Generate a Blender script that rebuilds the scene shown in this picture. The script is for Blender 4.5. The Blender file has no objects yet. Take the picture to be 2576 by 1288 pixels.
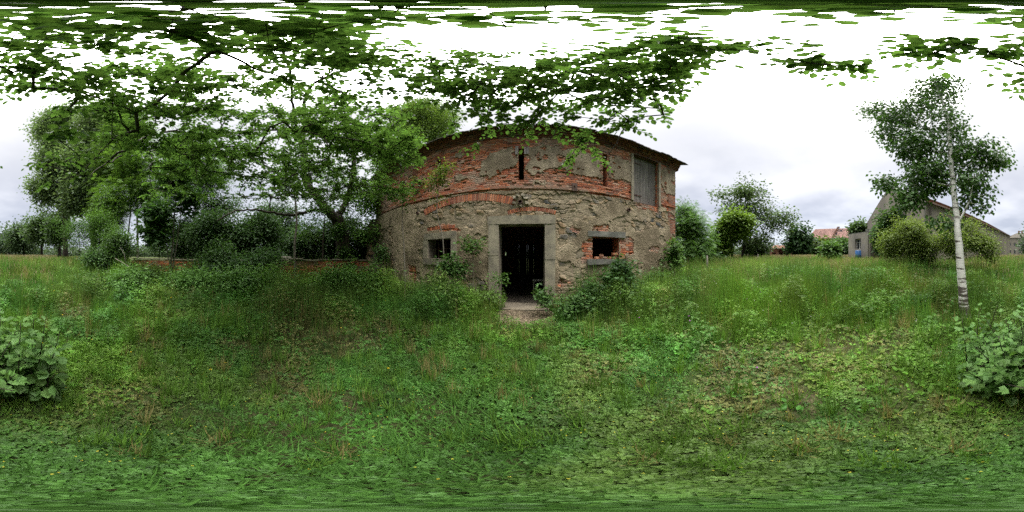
import bpy, math
import numpy as np
from math import radians as R
sc = bpy.context.scene
# ------------------------------------------------------------------ camera
EYE = 1.6
cd = bpy.data.cameras.new("camera"); cam = bpy.data.objects.new("camera", cd)
sc.collection.objects.link(cam); sc.camera = cam
cam.location = (0, 0, EYE); cam.rotation_euler = (R(90), 0, 0)
cd.type = 'PANO'; cd.panorama_type = 'EQUIRECTANGULAR'
cd.latitude_min = R(-90); cd.latitude_max = R(90); cd.longitude_min = R(-180); cd.longitude_max = R(180)
cd.clip_start = 0.02; cd.clip_end = 2000
sc.render.engine = 'CYCLES'
sc.cycles.max_bounces = 6; sc.cycles.diffuse_bounces = 3; sc.cycles.glossy_bounces = 2
sc.cycles.transmission_bounces = 4; sc.cycles.transparent_max_bounces = 6
sc.cycles.use_denoising = False
sc.view_settings.view_transform = 'Standard'; sc.view_settings.look = 'None'
sc.view_settings.exposure = 0.85; sc.view_settings.gamma = 1.0

# ------------------------------------------------------------------ sky
SUN_AZ, SUN_EL = 118.0, 55.0        # azimuth clockwise from +Y
w = bpy.data.worlds.new("World"); sc.world = w; w.use_nodes = True
nt = w.node_tree; nt.nodes.clear()
def N(nt, t, **kw):
    n = nt.nodes.new(t)
    for k, v in kw.items():
        if k.startswith('i_'):
            n.inputs[int(k[2:]) if k[2:].isdigit() else k[2:].replace('_', ' ')].default_value = v
        else: setattr(n, k, v)
    return n
def ramp(nt, stops, interp='LINEAR'):
    n = nt.nodes.new('ShaderNodeValToRGB'); n.color_ramp.interpolation = interp
    el = n.color_ramp.elements
    while len(el) < len(stops): el.new(0.5)
    for e, (p, c) in zip(el, stops):
        e.position = p; e.color = (*c, 1) if len(c) == 3 else c
    return n
L = nt.links.new
sky = N(nt, 'ShaderNodeTexSky', sky_type='NISHITA', sun_disc=False, sun_elevation=R(SUN_EL), sun_rotation=R(SUN_AZ))
bg1 = N(nt, 'ShaderNodeBackground', i_Strength=0.10); L(sky.outputs[0], bg1.inputs[0])
tc = N(nt, 'ShaderNodeTexCoord'); sx = N(nt, 'ShaderNodeSeparateXYZ'); L(tc.outputs['Generated'], sx.inputs[0])
zz = N(nt, 'ShaderNodeMath', operation='MAXIMUM', i_1=0.0); L(sx.outputs[2], zz.inputs[0])
za = N(nt, 'ShaderNodeMath', operation='ADD', i_1=0.16); L(zz.outputs[0], za.inputs[0])
dx = N(nt, 'ShaderNodeMath', operation='DIVIDE'); L(sx.outputs[0], dx.inputs[0]); L(za.outputs[0], dx.inputs[1])
dy = N(nt, 'ShaderNodeMath', operation='DIVIDE'); L(sx.outputs[1], dy.inputs[0]); L(za.outputs[0], dy.inputs[1])
cx = N(nt, 'ShaderNodeCombineXYZ'); L(dx.outputs[0], cx.inputs[0]); L(dy.outputs[0], cx.inputs[1])
cn = N(nt, 'ShaderNodeTexNoise', i_Scale=0.95, i_Detail=7.0, i_Roughness=0.5); L(cx.outputs[0], cn.inputs['Vector'])
grad = ramp(nt, [(0.0, (0.31, 0.335, 0.39)), (0.12, (0.385, 0.405, 0.465)), (0.38, (0.455, 0.465, 0.51)), (0.60, (0.52, 0.525, 0.55)), (0.78, (0.62, 0.62, 0.64)), (0.90, (6.0, 6.0, 6.0)), (1.0, (10.0, 10.0, 10.0))])
L(zz.outputs[0], grad.inputs[0])
cl = ramp(nt, [(0.0, (0.66, 0.68, 0.73)), (0.40, (0.80, 0.82, 0.86)), (0.52, (1.08, 1.08, 1.07)), (0.66, (1.42, 1.40, 1.36)), (1.0, (1.5, 1.5, 1.45))])
L(cn.outputs[0], cl.inputs[0])
mul = N(nt, 'ShaderNodeMix', data_type='RGBA', blend_type='MULTIPLY'); mul.inputs[0].default_value = 1.0
hz = N(nt, 'ShaderNodeMapRange'); L(zz.outputs[0], hz.inputs[0]); hz.inputs[1].default_value = .12; hz.inputs[2].default_value = .75; hz.inputs[3].default_value = .0; hz.inputs[4].default_value = .72
soft = N(nt, 'ShaderNodeMix', data_type='RGBA'); L(hz.outputs[0], soft.inputs[0]); L(cl.outputs[0], soft.inputs[6]); soft.inputs[7].default_value = (1.06, 1.05, 1.04, 1)
L(grad.outputs[0], mul.inputs[6]); L(soft.outputs[2], mul.inputs[7])
bg2 = N(nt, 'ShaderNodeBackground', i_Strength=1.0); L(mul.outputs[2], bg2.inputs[0])
mx = N(nt, 'ShaderNodeMixShader'); mx.inputs[0].default_value = 0.90
L(bg1.outputs[0], mx.inputs[1]); L(bg2.outputs[0], mx.inputs[2])
wo = N(nt, 'ShaderNodeOutputWorld'); L(mx.outputs[0], wo.inputs[0])
# ------------------------------------------------------------------ sun (veiled by cloud)
sd = bpy.data.lights.new("sun", 'SUN'); so = bpy.data.objects.new("sun", sd); sc.collection.objects.link(so)
sd.energy = 1.5; sd.angle = R(18); sd.color = (1.0, 0.96, 0.9)
so.rotation_euler = (R(90 - SUN_EL), 0, R(180 - SUN_AZ))
so.location = (0, 0, 60)

# ------------------------------------------------------------------ helpers
rng = np.random.default_rng(7)
def link(o, parent=None):
    sc.collection.objects.link(o)
    if parent is not None: o.parent = parent
    return o
def tag(o, label=None, cat=None, group=None, kind=None):
    if label: o['label'] = label
    if cat: o['category'] = cat
    if group: o['group'] = group
    if kind: o['kind'] = kind
    return o
def thing(name, label, cat, loc=(0, 0, 0), rz=0.0, group=None):
    o = bpy.data.objects.new(name, None); o.empty_display_size = 0.3
    o.location = loc; o.rotation_euler = (0, 0, rz); link(o)
    return tag(o, label, cat, group)
def mesh_obj(name, V, F, mat, parent=None, col=None, smooth=False, world=True):
    """V (n,3) world coordinates, F (m,k) faces.  A parented mesh is stored relative to its parent's location."""
    V = np.asarray(V, dtype=np.float32).reshape(-1, 3); F = np.asarray(F, dtype=np.int32)
    if parent is not None and world:
        a = -parent.rotation_euler[2]; V = V - np.array(parent.location, dtype=np.float32)
        p = parent.parent
        while p is not None:
            V = V - np.array(p.location, dtype=np.float32); p = p.parent
        if abs(a) > 1e-9:
            c, s = math.cos(a), math.sin(a); V = np.stack([V[:, 0]*c - V[:, 1]*s, V[:, 0]*s + V[:, 1]*c, V[:, 2]], 1)
    me = bpy.data.meshes.new(name); k = F.shape[1]
    me.vertices.add(len(V)); me.vertices.foreach_set('co', V.ravel().astype(np.float32))
    me.loops.add(F.size); me.loops.foreach_set('vertex_index', F.ravel())
    me.polygons.add(len(F)); me.polygons.foreach_set('loop_start', np.arange(0, F.size, k, dtype=np.int32))
    me.polygons.foreach_set('loop_total', np.full(len(F), k, dtype=np.int32))
    me.polygons.foreach_set('use_smooth', np.full(len(F), bool(smooth)))
    me.update(calc_edges=True)
    if col is not None:
        c = np.ones((len(V), 4), dtype=np.float32); c[:, :3] = col
        at = me.color_attributes.new('Col', 'FLOAT_COLOR', 'POINT'); at.data.foreach_set('color', c.ravel())
    me.materials.append(mat)
    o = bpy.data.objects.new(name, me); link(o, parent)
    return o
class MB:
    """collects boxes, bars and tubes of quads into one mesh"""
    def __init__(s): s.V = []; s.F = []; s.C = []; s.n = 0
    def add(s, V, F, c=(1, 1, 1)):
        V = np.asarray(V, float).reshape(-1, 3); F = np.asarray(F, int)
        s.V.append(V); s.F.append(F + s.n); s.n += len(V)
        s.C.append(np.broadcast_to(np.asarray(c, float), (len(V), 3)).copy()); return s
    def box(s, c, d, rz=0.0, jit=0.0, col=(1, 1, 1), ax=None, bev=0.0):
        x, y, z = np.array(d, float)/2
        if bev > 0:
            b = min(bev, x*.45, y*.45, z*.45)
            P = []
            for zz_, i in ((-z, b), (-z+b, 0), (z-b, 0), (z, b)):
                P += [(-x+i, -y+i, zz_), (x-i, -y+i, zz_), (x-i, y-i, zz_), (-x+i, y-i, zz_)]
            V = np.array(P); F = [(0, 3, 2, 1), (12, 13, 14, 15)]
            for l in range(3):
                for k in range(4): a = l*4+k; bb = l*4+(k+1) % 4; F.append((a, bb, bb+4, a+4))
        else:
            V = np.array([(i, j, k) for k in (-z, z) for j in (-y, y) for i in (-x, x)])
            F = [(0, 2, 3, 1), (4, 5, 7, 6), (0, 1, 5, 4), (2, 6, 7, 3), (0, 4, 6, 2), (1, 3, 7, 5)]
        if jit: V = V + rng.normal(0, jit, V.shape)
        if ax is not None: V = V @ np.array(ax, float)      # rows: local x, y, z axes in world
        c_, s_ = math.cos(rz), math.sin(rz)
        V = np.stack([V[:, 0]*c_ - V[:, 1]*s_, V[:, 0]*s_ + V[:, 1]*c_, V[:, 2]], 1) + np.array(c, float)
        return s.add(V, F, col)
    def tube(s, P, r, n=8, col=(1, 1, 1), cap=True):
        V, F = tube(P, r, n); s.add(V, F, col)
        return s
    def build(s, name, mat, parent=None, smooth=False):
        return mesh_obj(name, np.concatenate(s.V), np.concatenate(s.F), mat, parent, np.concatenate(s.C), smooth)
def tube(P, r, n=8):
    P = np.asarray(P, float); r = np.broadcast_to(np.asarray(r, float), (len(P),))
    T = np.gradient(P, axis=0); T /= np.linalg.norm(T, axis=1)[:, None] + 1e-9
    up = np.array([0.03, 0.02, 1.0]) if abs(T[0, 2]) < 0.9 else np.array([1.0, 0.03, 0.02])
    A = np.cross(T, up); A /= np.linalg.norm(A, axis=1)[:, None] + 1e-9
    B = np.cross(T, A)
    a = np.arange(n)*2*np.pi/n
    ring = np.cos(a)[None, :, None]*A[:, None, :] + np.sin(a)[None, :, None]*B[:, None, :]
    V = P[:, None, :] + ring*r[:, None, None]
    m = len(P); F = []
    i = np.arange(n)
    for k in range(m-1):
        F.append(np.stack([k*n+i, k*n+(i+1) % n, (k+1)*n+(i+1) % n, (k+1)*n+i], 1))
    V = V.reshape(-1, 3)
    V = np.concatenate([V, P[:1], P[-1:]])
    c0, c1 = len(V)-2, len(V)-1
    i2 = np.arange(0, n, 2)
    F.append(np.stack([np.full(len(i2), c0), (i2+2) % n, (i2+1) % n, i2], 1))
    F.append(np.stack([np.full(len(i2), c1), (m-1)*n+i2, (m-1)*n+(i2+1) % n, (m-1)*n+(i2+2) % n], 1))
    return V, np.concatenate(F)
def bez(pts, n):
    """smooth curve through points (Catmull-Rom)"""
    P = np.asarray(pts, float)
    if len(P) == 2: t = np.linspace(0, 1, n)[:, None]; return P[0]*(1-t)+P[1]*t
    Q = np.concatenate([[2*P[0]-P[1]], P, [2*P[-1]-P[-2]]])
    u = np.linspace(0, len(P)-1 - 1e-6, n); k = u.astype(int); t = (u-k)[:, None]
    p0, p1, p2, p3 = Q[k], Q[k+1], Q[k+2], Q[k+3]
    return 0.5*((2*p1)+(-p0+p2)*t+(2*p0-5*p1+4*p2-p3)*t*t+(-p0+3*p1-3*p2+p3)*t**3)
# direction helpers: the photograph is a full sphere, 2576 x 1288 units
def azel(px, py): return (px-1288)*360/2576, (644-py)*180/1288
def at(px, d, z=None, py=None):
    """world point at horizontal distance d in the direction of column px (height z, or the height seen at row py)"""
    a = math.radians((px-1288)*360/2576)
    if z is None: z = EYE + d*math.tan(math.radians((644-py)*180/1288)) if py is not None else gz(d*math.sin(a), d*math.cos(a))
    return np.array([d*math.sin(a), d*math.cos(a), z])
# noise
TB = np.random.default_rng(3).random((256, 256))
TJ = np.random.default_rng(4).random((256, 256, 3))
def vn(x, y, s=0):
    x = np.asarray(x, float)+s*17.3; y = np.asarray(y, float)+s*9.7
    ix = np.floor(x).astype(int); iy = np.floor(y).astype(int); fx = x-ix; fy = y-iy
    fx = fx*fx*(3-2*fx); fy = fy*fy*(3-2*fy)
    a = TB[ix & 255, iy & 255]; b = TB[(ix+1) & 255, iy & 255]; c = TB[ix & 255, (iy+1) & 255]; d = TB[(ix+1) & 255, (iy+1) & 255]
    return (a*(1-fx)+b*fx)*(1-fy)+(c*(1-fx)+d*fx)*fy
def fbm(x, y, s=0, o=4):
    t = 0; a = 0.5; n = 0
    for k in range(o):
        t = t+a*vn(x*2**k, y*2**k, s+k*3); n += a; a *= .5
    return t/n
def sstep(a, b, x):
    t = np.clip((np.asarray(x)-a)/(b-a), 0, 1); return t*t*(3-2*t)
def gz(x, y):
    x = np.asarray(x, float); y = np.asarray(y, float)
    r = np.hypot(x, y); az = np.degrees(np.arctan2(x, y))
    wt = np.interp(az, [-180, -140, -110, -75, -40, 30, 55, 80, 180], [1, .8, .4, .1, 0, .0, .65, 1, 1])
    h = 1.62*r**2.5/(r**2.5+10.5**2.5)*wt
    m = sstep(0.8, 3.0, r)
    return h + m*0.10*(fbm(x*.35, y*.35, 5, 3)-.5) + 0.04*(vn(x*1.3, y*1.3, 8)-.5)*m

# ------------------------------------------------------------------ materials
def newmat(name):
    m = bpy.data.materials.new(name); m.use_nodes = True; t = m.node_tree; t.nodes.clear()
    return m, t, N(t, 'ShaderNodeOutputMaterial')
def mat_leaf(name, rough=.5, trans=.38, spec=.25):
    m, t, o = newmat(name); l = t.links.new
    a = N(t, 'ShaderNodeVertexColor', layer_name='Col')
    p = N(t, 'ShaderNodeBsdfPrincipled', i_Roughness=rough); p.inputs['Specular IOR Level'].default_value = spec
    l(a.outputs[0], p.inputs['Base Color'])
    g = N(t, 'ShaderNodeMix', data_type='RGBA', blend_type='MULTIPLY'); g.inputs[0].default_value = 1
    g.inputs[7].default_value = (1.2, 1.25, .75, 1); l(a.outputs[0], g.inputs[6])
    tr = N(t, 'ShaderNodeBsdfTranslucent'); l(g.outputs[2], tr.inputs[0])
    x = N(t, 'ShaderNodeMixShader'); x.inputs[0].default_value = trans
    l(p.outputs[0], x.inputs[1]); l(tr.outputs[0], x.inputs[2]); l(x.outputs[0], o.inputs[0])
    return m
def mat_vc(name, rough=.85, spec=.15, scale=30, amt=.35, bump=.3, bs=60, metal=0.0):
    """own colour from the mesh, broken up by fine noise"""
    m, t, o = newmat(name); l = t.links.new
    a = N(t, 'ShaderNodeVertexColor', layer_name='Col')
    tc = N(t, 'ShaderNodeTexCoord')
    n = N(t, 'ShaderNodeTexNoise', i_Scale=scale, i_Detail=6.0, i_Roughness=.65); l(tc.outputs['Object'], n.inputs['Vector'])
    r = ramp(t, [(0.25, (1-amt,)*3), (0.75, (1+amt,)*3)]); l(n.outputs[0], r.inputs[0])
    g = N(t, 'ShaderNodeMix', data_type='RGBA', blend_type='MULTIPLY'); g.inputs[0].default_value = 1
    l(a.outputs[0], g.inputs[6]); l(r.outputs[0], g.inputs[7])
    p = N(t, 'ShaderNodeBsdfPrincipled', i_Roughness=rough, i_Metallic=metal); p.inputs['Specular IOR Level'].default_value = spec
    l(g.outputs[2], p.inputs['Base Color'])
    n2 = N(t, 'ShaderNodeTexNoise', i_Scale=bs, i_Detail=5.0); l(tc.outputs['Object'], n2.inputs['Vector'])
    b = N(t, 'ShaderNodeBump', i_Strength=bump, i_Distance=.02); l(n2.outputs[0], b.inputs['Height']); l(b.outputs[0], p.inputs['Normal'])
    l(p.outputs[0], o.inputs[0]); return m
def mat_noise(name, c1, c2, scale, rough=.85, bump=.4, dist=.02, stretch=(1, 1, 1), c3=None, spec=.15, coord='Object', det=8.0):
    m, t, o = newmat(name); l = t.links.new
    tc = N(t, 'ShaderNodeTexCoord'); mp = N(t, 'ShaderNodeMapping'); mp.inputs['Scale'].default_value = stretch
    l(tc.outputs[coord], mp.inputs[0])
    n = N(t, 'ShaderNodeTexNoise', i_Scale=scale, i_Detail=det, i_Roughness=.65); l(mp.outputs[0], n.inputs['Vector'])
    st = [(0.3, c1), (0.7, c2)] if c3 is None else [(0.28, c1), (0.5, c2), (0.72, c3)]
    r = ramp(t, st); l(n.outputs[0], r.inputs[0])
    n3 = N(t, 'ShaderNodeTexNoise', i_Scale=scale*.13, i_Detail=4.0); l(mp.outputs[0], n3.inputs['Vector'])
    r3 = ramp(t, [(.3, (.7, .7, .72)), (.7, (1.2, 1.18, 1.12))]); l(n3.outputs[0], r3.inputs[0])
    g = N(t, 'ShaderNodeMix', data_type='RGBA', blend_type='MULTIPLY'); g.inputs[0].default_value = 1
    l(r.outputs[0], g.inputs[6]); l(r3.outputs[0], g.inputs[7])
    p = N(t, 'ShaderNodeBsdfPrincipled', i_Roughness=rough); p.inputs['Specular IOR Level'].default_value = spec
    l(g.outputs[2], p.inputs['Base Color'])
    b = N(t, 'ShaderNodeBump', i_Strength=bump, i_Distance=dist); l(n.outputs[0], b.inputs['Height']); l(b.outputs[0], p.inputs['Normal'])
    l(p.outputs[0], o.inputs[0]); return m
def mat_brick(name, c1, c2, cm, bw=.26, bh=.075, rot=(R(90), 0, 0), mort=.012, stain=(.55, 1.15)):
    m, t, o = newmat(name); l = t.links.new
    tc = N(t, 'ShaderNodeTexCoord'); mp = N(t, 'ShaderNodeMapping'); mp.inputs['Rotation'].default_value = rot
    l(tc.outputs['Object'], mp.inputs[0])
    b = N(t, 'ShaderNodeTexBrick', i_Scale=1.0); b.inputs['Brick Width'].default_value = bw; b.inputs['Row Height'].default_value = bh
    b.inputs['Mortar Size'].default_value = mort; b.inputs['Color1'].default_value = (*c1, 1); b.inputs['Color2'].default_value = (*c2, 1)
    b.inputs['Mortar'].default_value = (*cm, 1); l(mp.outputs[0], b.inputs['Vector'])
    n = N(t, 'ShaderNodeTexNoise', i_Scale=2.2, i_Detail=8.0); l(tc.outputs['Object'], n.inputs['Vector'])
    r = ramp(t, [(.3, (stain[0],)*3), (.7, (stain[1],)*3)]); l(n.outputs[0], r.inputs[0])
    g = N(t, 'ShaderNodeMix', data_type='RGBA', blend_type='MULTIPLY'); g.inputs[0].default_value = 1
    l(b.outputs[0], g.inputs[6]); l(r.outputs[0], g.inputs[7])
    p = N(t, 'ShaderNodeBsdfPrincipled', i_Roughness=.9); p.inputs['Specular IOR Level'].default_value = .1
    l(g.outputs[2], p.inputs['Base Color'])
    bu = N(t, 'ShaderNodeBump', i_Strength=.5, i_Distance=.01, invert=True); l(b.outputs[1], bu.inputs['Height']); l(bu.outputs[0], p.inputs['Normal'])
    l(p.outputs[0], o.inputs[0]); return m
M = {}
M['leaf'] = mat_leaf('leaf'); M['leaf_gloss'] = mat_leaf('leaf_gloss', .42, .45, .3); M['grass'] = mat_leaf('grass_blades', .6, .3, .12)
M['bark'] = mat_noise('bark', (.022, .018, .014), (.075, .062, .05), 14, bump=.8, dist=.03, stretch=(1, 1, .25))
M['bark_grey'] = mat_noise('bark_grey', (.09, .08, .065), (.22, .20, .165), 12, bump=.5, stretch=(1, 1, .3))
M['masonry'] = mat_vc('masonry', .92, .08, 45, .28, .35, 90)
M['granite'] = mat_noise('granite', (.14, .12, .09), (.29, .26, .20), 34, bump=.5, dist=.01, c3=(.21, .185, .14))
M['granite_grey'] = mat_noise('granite_grey', (.10, .10, .09), (.23, .225, .20), 30, bump=.5, dist=.01)
M['stucco'] = mat_noise('stucco', (.225, .20, .165), (.30, .27, .225), 5, bump=.15, stretch=(1, 1, .35))
M['stucco_dim'] = mat_noise('stucco_dim', (.22, .20, .17), (.31, .285, .245), 6, bump=.2, stretch=(1, 1, .5))
M['wood'] = mat_noise('weathered_wood', (.10, .09, .085), (.26, .245, .23), 22, bump=.6, dist=.01, stretch=(1, 1, .06))
M['wood_dark'] = mat_noise('dark_timber', (.03, .025, .02), (.10, .085, .07), 18, bump=.6, stretch=(1, 1, .2))
M['rust'] = mat_noise('rusty_iron', (.05, .03, .025), (.13, .075, .055), 28, rough=.7, bump=.4, dist=.005, spec=.3)
M['slate'] = mat_noise('old_roof_slates', (.02, .018, .016), (.09, .08, .065), 9, bump=.6, c3=(.05, .055, .035))
M['tile'] = mat_vc('roof_tile', .85, .12, 14, .3, .6, 30)
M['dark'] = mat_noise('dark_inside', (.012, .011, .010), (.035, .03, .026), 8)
M['glass'] = mat_noise('window_pane', (.015, .018, .02), (.05, .055, .06), 2, rough=.15, bump=.02, spec=.5)
M['paint'] = mat_noise('window_paint', (.42, .42, .40), (.62, .62, .60), 12, bump=.15)
M['blue'] = mat_noise('blue_plastic', (.02, .07, .20), (.04, .13, .32), 5, rough=.4, bump=.05, spec=.4)
M['brickwork'] = mat_brick('brickwork', (.30, .10, .055), (.20, .075, .045), (.24, .21, .17))

def mat_birch():
    m, t, o = newmat('birch_bark'); l = t.links.new
    tc = N(t, 'ShaderNodeTexCoord'); mp = N(t, 'ShaderNodeMapping'); mp.inputs['Scale'].default_value = (2.2, 2.2, 14); l(tc.outputs['Object'], mp.inputs[0])
    n = N(t, 'ShaderNodeTexNoise', i_Scale=1.0, i_Detail=6.0, i_Roughness=.6); l(mp.outputs[0], n.inputs['Vector'])
    sp = N(t, 'ShaderNodeSeparateXYZ'); l(tc.outputs['Object'], sp.inputs[0])
    mr = N(t, 'ShaderNodeMapRange'); l(sp.outputs[2], mr.inputs[0]); mr.inputs[1].default_value = 0.1; mr.inputs[2].default_value = 1.3; mr.inputs[3].default_value = .20; mr.inputs[4].default_value = 0.0
    ad = N(t, 'ShaderNodeMath', operation='ADD'); l(n.outputs[0], ad.inputs[0]); l(mr.outputs[0], ad.inputs[1])
    r = ramp(t, [(.2, (.72, .70, .65)), (.56, (.62, .60, .55)), (.61, (.10, .08, .065)), (.8, (.05, .04, .035))]); l(ad.outputs[0], r.inputs[0])
    p = N(t, 'ShaderNodeBsdfPrincipled', i_Roughness=.75); l(r.outputs[0], p.inputs['Base Color'])
    b = N(t, 'ShaderNodeBump', i_Strength=.5, i_Distance=.01, invert=True); l(ad.outputs[0], b.inputs['Height']); l(b.outputs[0], p.inputs['Normal'])
    l(p.outputs[0], o.inputs[0]); return m
M['birch'] = mat_birch()

# ------------------------------------------------------------------ ground (one sheet to the horizon)
def make_ground():
    rr = np.concatenate([[0.0], np.linspace(.25, 12, 60), 12*np.exp(np.linspace(.05, 4.6, 60))])
    na = 192; a = np.arange(na)*2*np.pi/na
    X = rr[:, None]*np.sin(a); Y = rr[:, None]*np.cos(a)
    Z = gz(X, Y)
    V = np.stack([X, Y, Z], -1).reshape(-1, 3); i = np.arange(na); F = []
    for k in range(len(rr)-1):
        F.append(np.stack([k*na+i, (k+1)*na+i, (k+1)*na+(i+1) % na, k*na+(i+1) % na], 1))
    m, t, o = newmat('soil_and_turf'); l = t.links.new
    tc = N(t, 'ShaderNodeTexCoord')
    n = N(t, 'ShaderNodeTexNoise', i_Scale=1.1, i_Detail=9.0, i_Roughness=.7); l(tc.outputs['Object'], n.inputs['Vector'])
    r = ramp(t, [(.3, (.022, .034, .012)), (.48, (.045, .062, .02)), (.6, (.065, .06, .03)), (.75, (.08, .065, .04))]); l(n.outputs[0], r.inputs[0])
    n2 = N(t, 'ShaderNodeTexNoise', i_Scale=40, i_Detail=6.0); l(tc.outputs['Object'], n2.inputs['Vector'])
    r2 = ramp(t, [(.3, (.55, .55, .55)), (.7, (1.4, 1.4, 1.4))]); l(n2.outputs[0], r2.inputs[0])
    g = N(t, 'ShaderNodeMix', data_type='RGBA', blend_type='MULTIPLY'); g.inputs[0].default_value = 1
    l(r.outputs[0], g.inputs[6]); l(r2.outputs[0], g.inputs[7])
    p = N(t, 'ShaderNodeBsdfPrincipled', i_Roughness=.95); p.inputs['Specular IOR Level'].default_value = .05
    l(g.outputs[2], p.inputs['Base Color'])
    b = N(t, 'ShaderNodeBump', i_Strength=.7, i_Distance=.04); l(n2.outputs[0], b.inputs['Height']); l(b.outputs[0], p.inputs['Normal'])
    l(p.outputs[0], o.inputs[0])
    g = mesh_obj('ground', V, np.concatenate(F), m, smooth=True); tag(g, kind='structure')
make_ground()

# ------------------------------------------------------------------ the ruined barn
# plan curve of the front wall, gently bulging towards the yard
_px = np.array([-6.8, -3.65, -1.5, .1, 1.0, 2.4, 3.9, 6.2]); _py = np.array([6.2, 5.45, 5.0, 4.78, 4.7, 4.56, 4.40, 3.95])
_pf = np.polyfit(_px, _py, 3)
_xs = np.linspace(-6.85, 6.2, 800); _ys = np.polyval(_pf, _xs)
_ss = np.concatenate([[0], np.cumsum(np.hypot(np.diff(_xs), np.diff(_ys)))]); SL = _ss[-1]
def wp(s):                                   # point and outward normal of the front wall at arc length s
    x = np.interp(s, _ss, _xs); y = np.interp(s, _ss, _ys)
    if np.any(np.asarray(s) < 0) or np.any(np.asarray(s) > SL):
        x = x + np.where(s > SL, (s-SL)*.97, 0)+np.where(s < 0, s*.97, 0); y = y - np.where(s > SL, (s-SL)*.24, 0)-np.where(s < 0, s*.24, 0)
    dyx = np.polyval(np.polyder(_pf), x); n = np.sqrt(1+dyx**2)
    return x, y, dyx/n, -1/n
_az = np.degrees(np.arctan2(_xs, _ys)); _d = np.hypot(_xs, _ys)
def sz(cx, cy):                              # feature measured on the facade (close view of the wall) -> arc length, height
    X = 1050+np.asarray(cx, float)*.4892; Y = 330+np.asarray(cy, float)*.4892
    az = (X-1500)*.12; el = (750-Y)*.12
    return np.interp(az, _az, _ss), EYE+np.interp(az, _az, _d)*np.tan(np.radians(el))
def rect(x0, y0, x1, y1):
    s0, _ = sz(x0, y0); s1, _ = sz(x1, y0); _, z1 = sz((x0+x1)/2, y0); _, z0 = sz((x0+x1)/2, y1)
    return float(s0), float(s1), float(z0), float(z1)
TOPZ = 5.92
DOOR = list(rect(842, 668, 1116, 1150)); DOOR[2] = 0.0
LWIN = rect(420, 757, 557, 873); RWIN = rect(1402, 745, 1560, 876)
SL1 = rect(470, 280, 497, 440); SL2 = rect(958, 215, 993, 403); SL3 = rect(1464, 247, 1490, 440)
HAT = rect(1645, 262, 1795, 548)
OPEN = [tuple(DOOR), LWIN, RWIN, SL1, SL2, SL3, HAT]
def poly_in(S, Z, P):
    P = np.asarray(P, float); s, z = sz(P[:, 0], P[:, 1]); inside = np.zeros(S.shape, bool); n = len(P)
    for i in range(n):
        j = (i+1) % n
        c = ((z[i] > Z) != (z[j] > Z)) & (S < (s[j]-s[i])*(Z-z[i])/(z[j]-z[i]+1e-12)+s[i]); inside ^= c
    return inside
def voro(x, y, s=0):
    ix = np.floor(x).astype(int); iy = np.floor(y).astype(int)
    d1 = np.full(x.shape, 9.); d2 = np.full(x.shape, 9.); idx = np.zeros(x.shape, int); idy = np.zeros(x.shape, int)
    for i in (-1, 0, 1):
        for j in (-1, 0, 1):
            a = (ix+i+s) & 255; b = (iy+j+s) & 255; jt = TJ[a, b]
            d = np.hypot(ix+i+.15+.7*jt[..., 0]-x, iy+j+.15+.7*jt[..., 1]-y)
            m = d < d1
            d2 = np.where(m, d1, np.minimum(d2, d)); idx = np.where(m, a, idx); idy = np.where(m, b, idy); d1 = np.where(m, d, d1)
    return d1, d2, idx, idy
def brick_layer(S, Z, bl=.255, bh=.0745, seed=0):
    row = np.floor(Z/bh+.12*vn(S*.5, Z*.1, seed)).astype(int); fz = (Z/bh+.12*vn(S*.5, Z*.1, seed)) % 1
    off = (row % 2)*.5+.13*TB[row & 255, 5]
    header = (TB[row & 255, 11] < .3)
    L_ = np.where(header, bl*.5, bl); u = S/L_+off; c = np.floor(u).astype(int); fx = u % 1
    e = np.minimum(np.minimum(fz, 1-fz)*bh, np.minimum(fx, 1-fx)*L_)
    e = e+.004*(vn(S*60, Z*60, seed)-.5)
    body = sstep(.003, .009, e)
    h1 = TB[(row*7+seed) & 255, (c*13) & 255]; h2 = TB[(row*3+seed+9) & 255, (c*5+31) & 255]; h3 = TB[(row*11+17) & 255, (c*3+seed) & 255]
    return body, h1, h2, h3
def palette(h, cols):
    cols = np.asarray(cols, float); k = np.clip((h*len(cols)).astype(int), 0, len(cols)-1); return cols[k]
BR = [(.38, .125, .062), (.42, .15, .075), (.32, .10, .055), (.44, .19, .11), (.36, .16, .105), (.27, .095, .062), (.40, .25, .18), (.20, .08, .055), (.40, .13, .06), (.36, .11, .055)]
ST = [(.25, .19, .125), (.19, .16, .115), (.29, .23, .15), (.15, .135, .115), (.31, .22, .13), (.22, .165, .11), (.085, .085, .085), (.27, .215, .15), (.24, .165, .10), (.26, .20, .14), (.21, .17, .12)]
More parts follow.
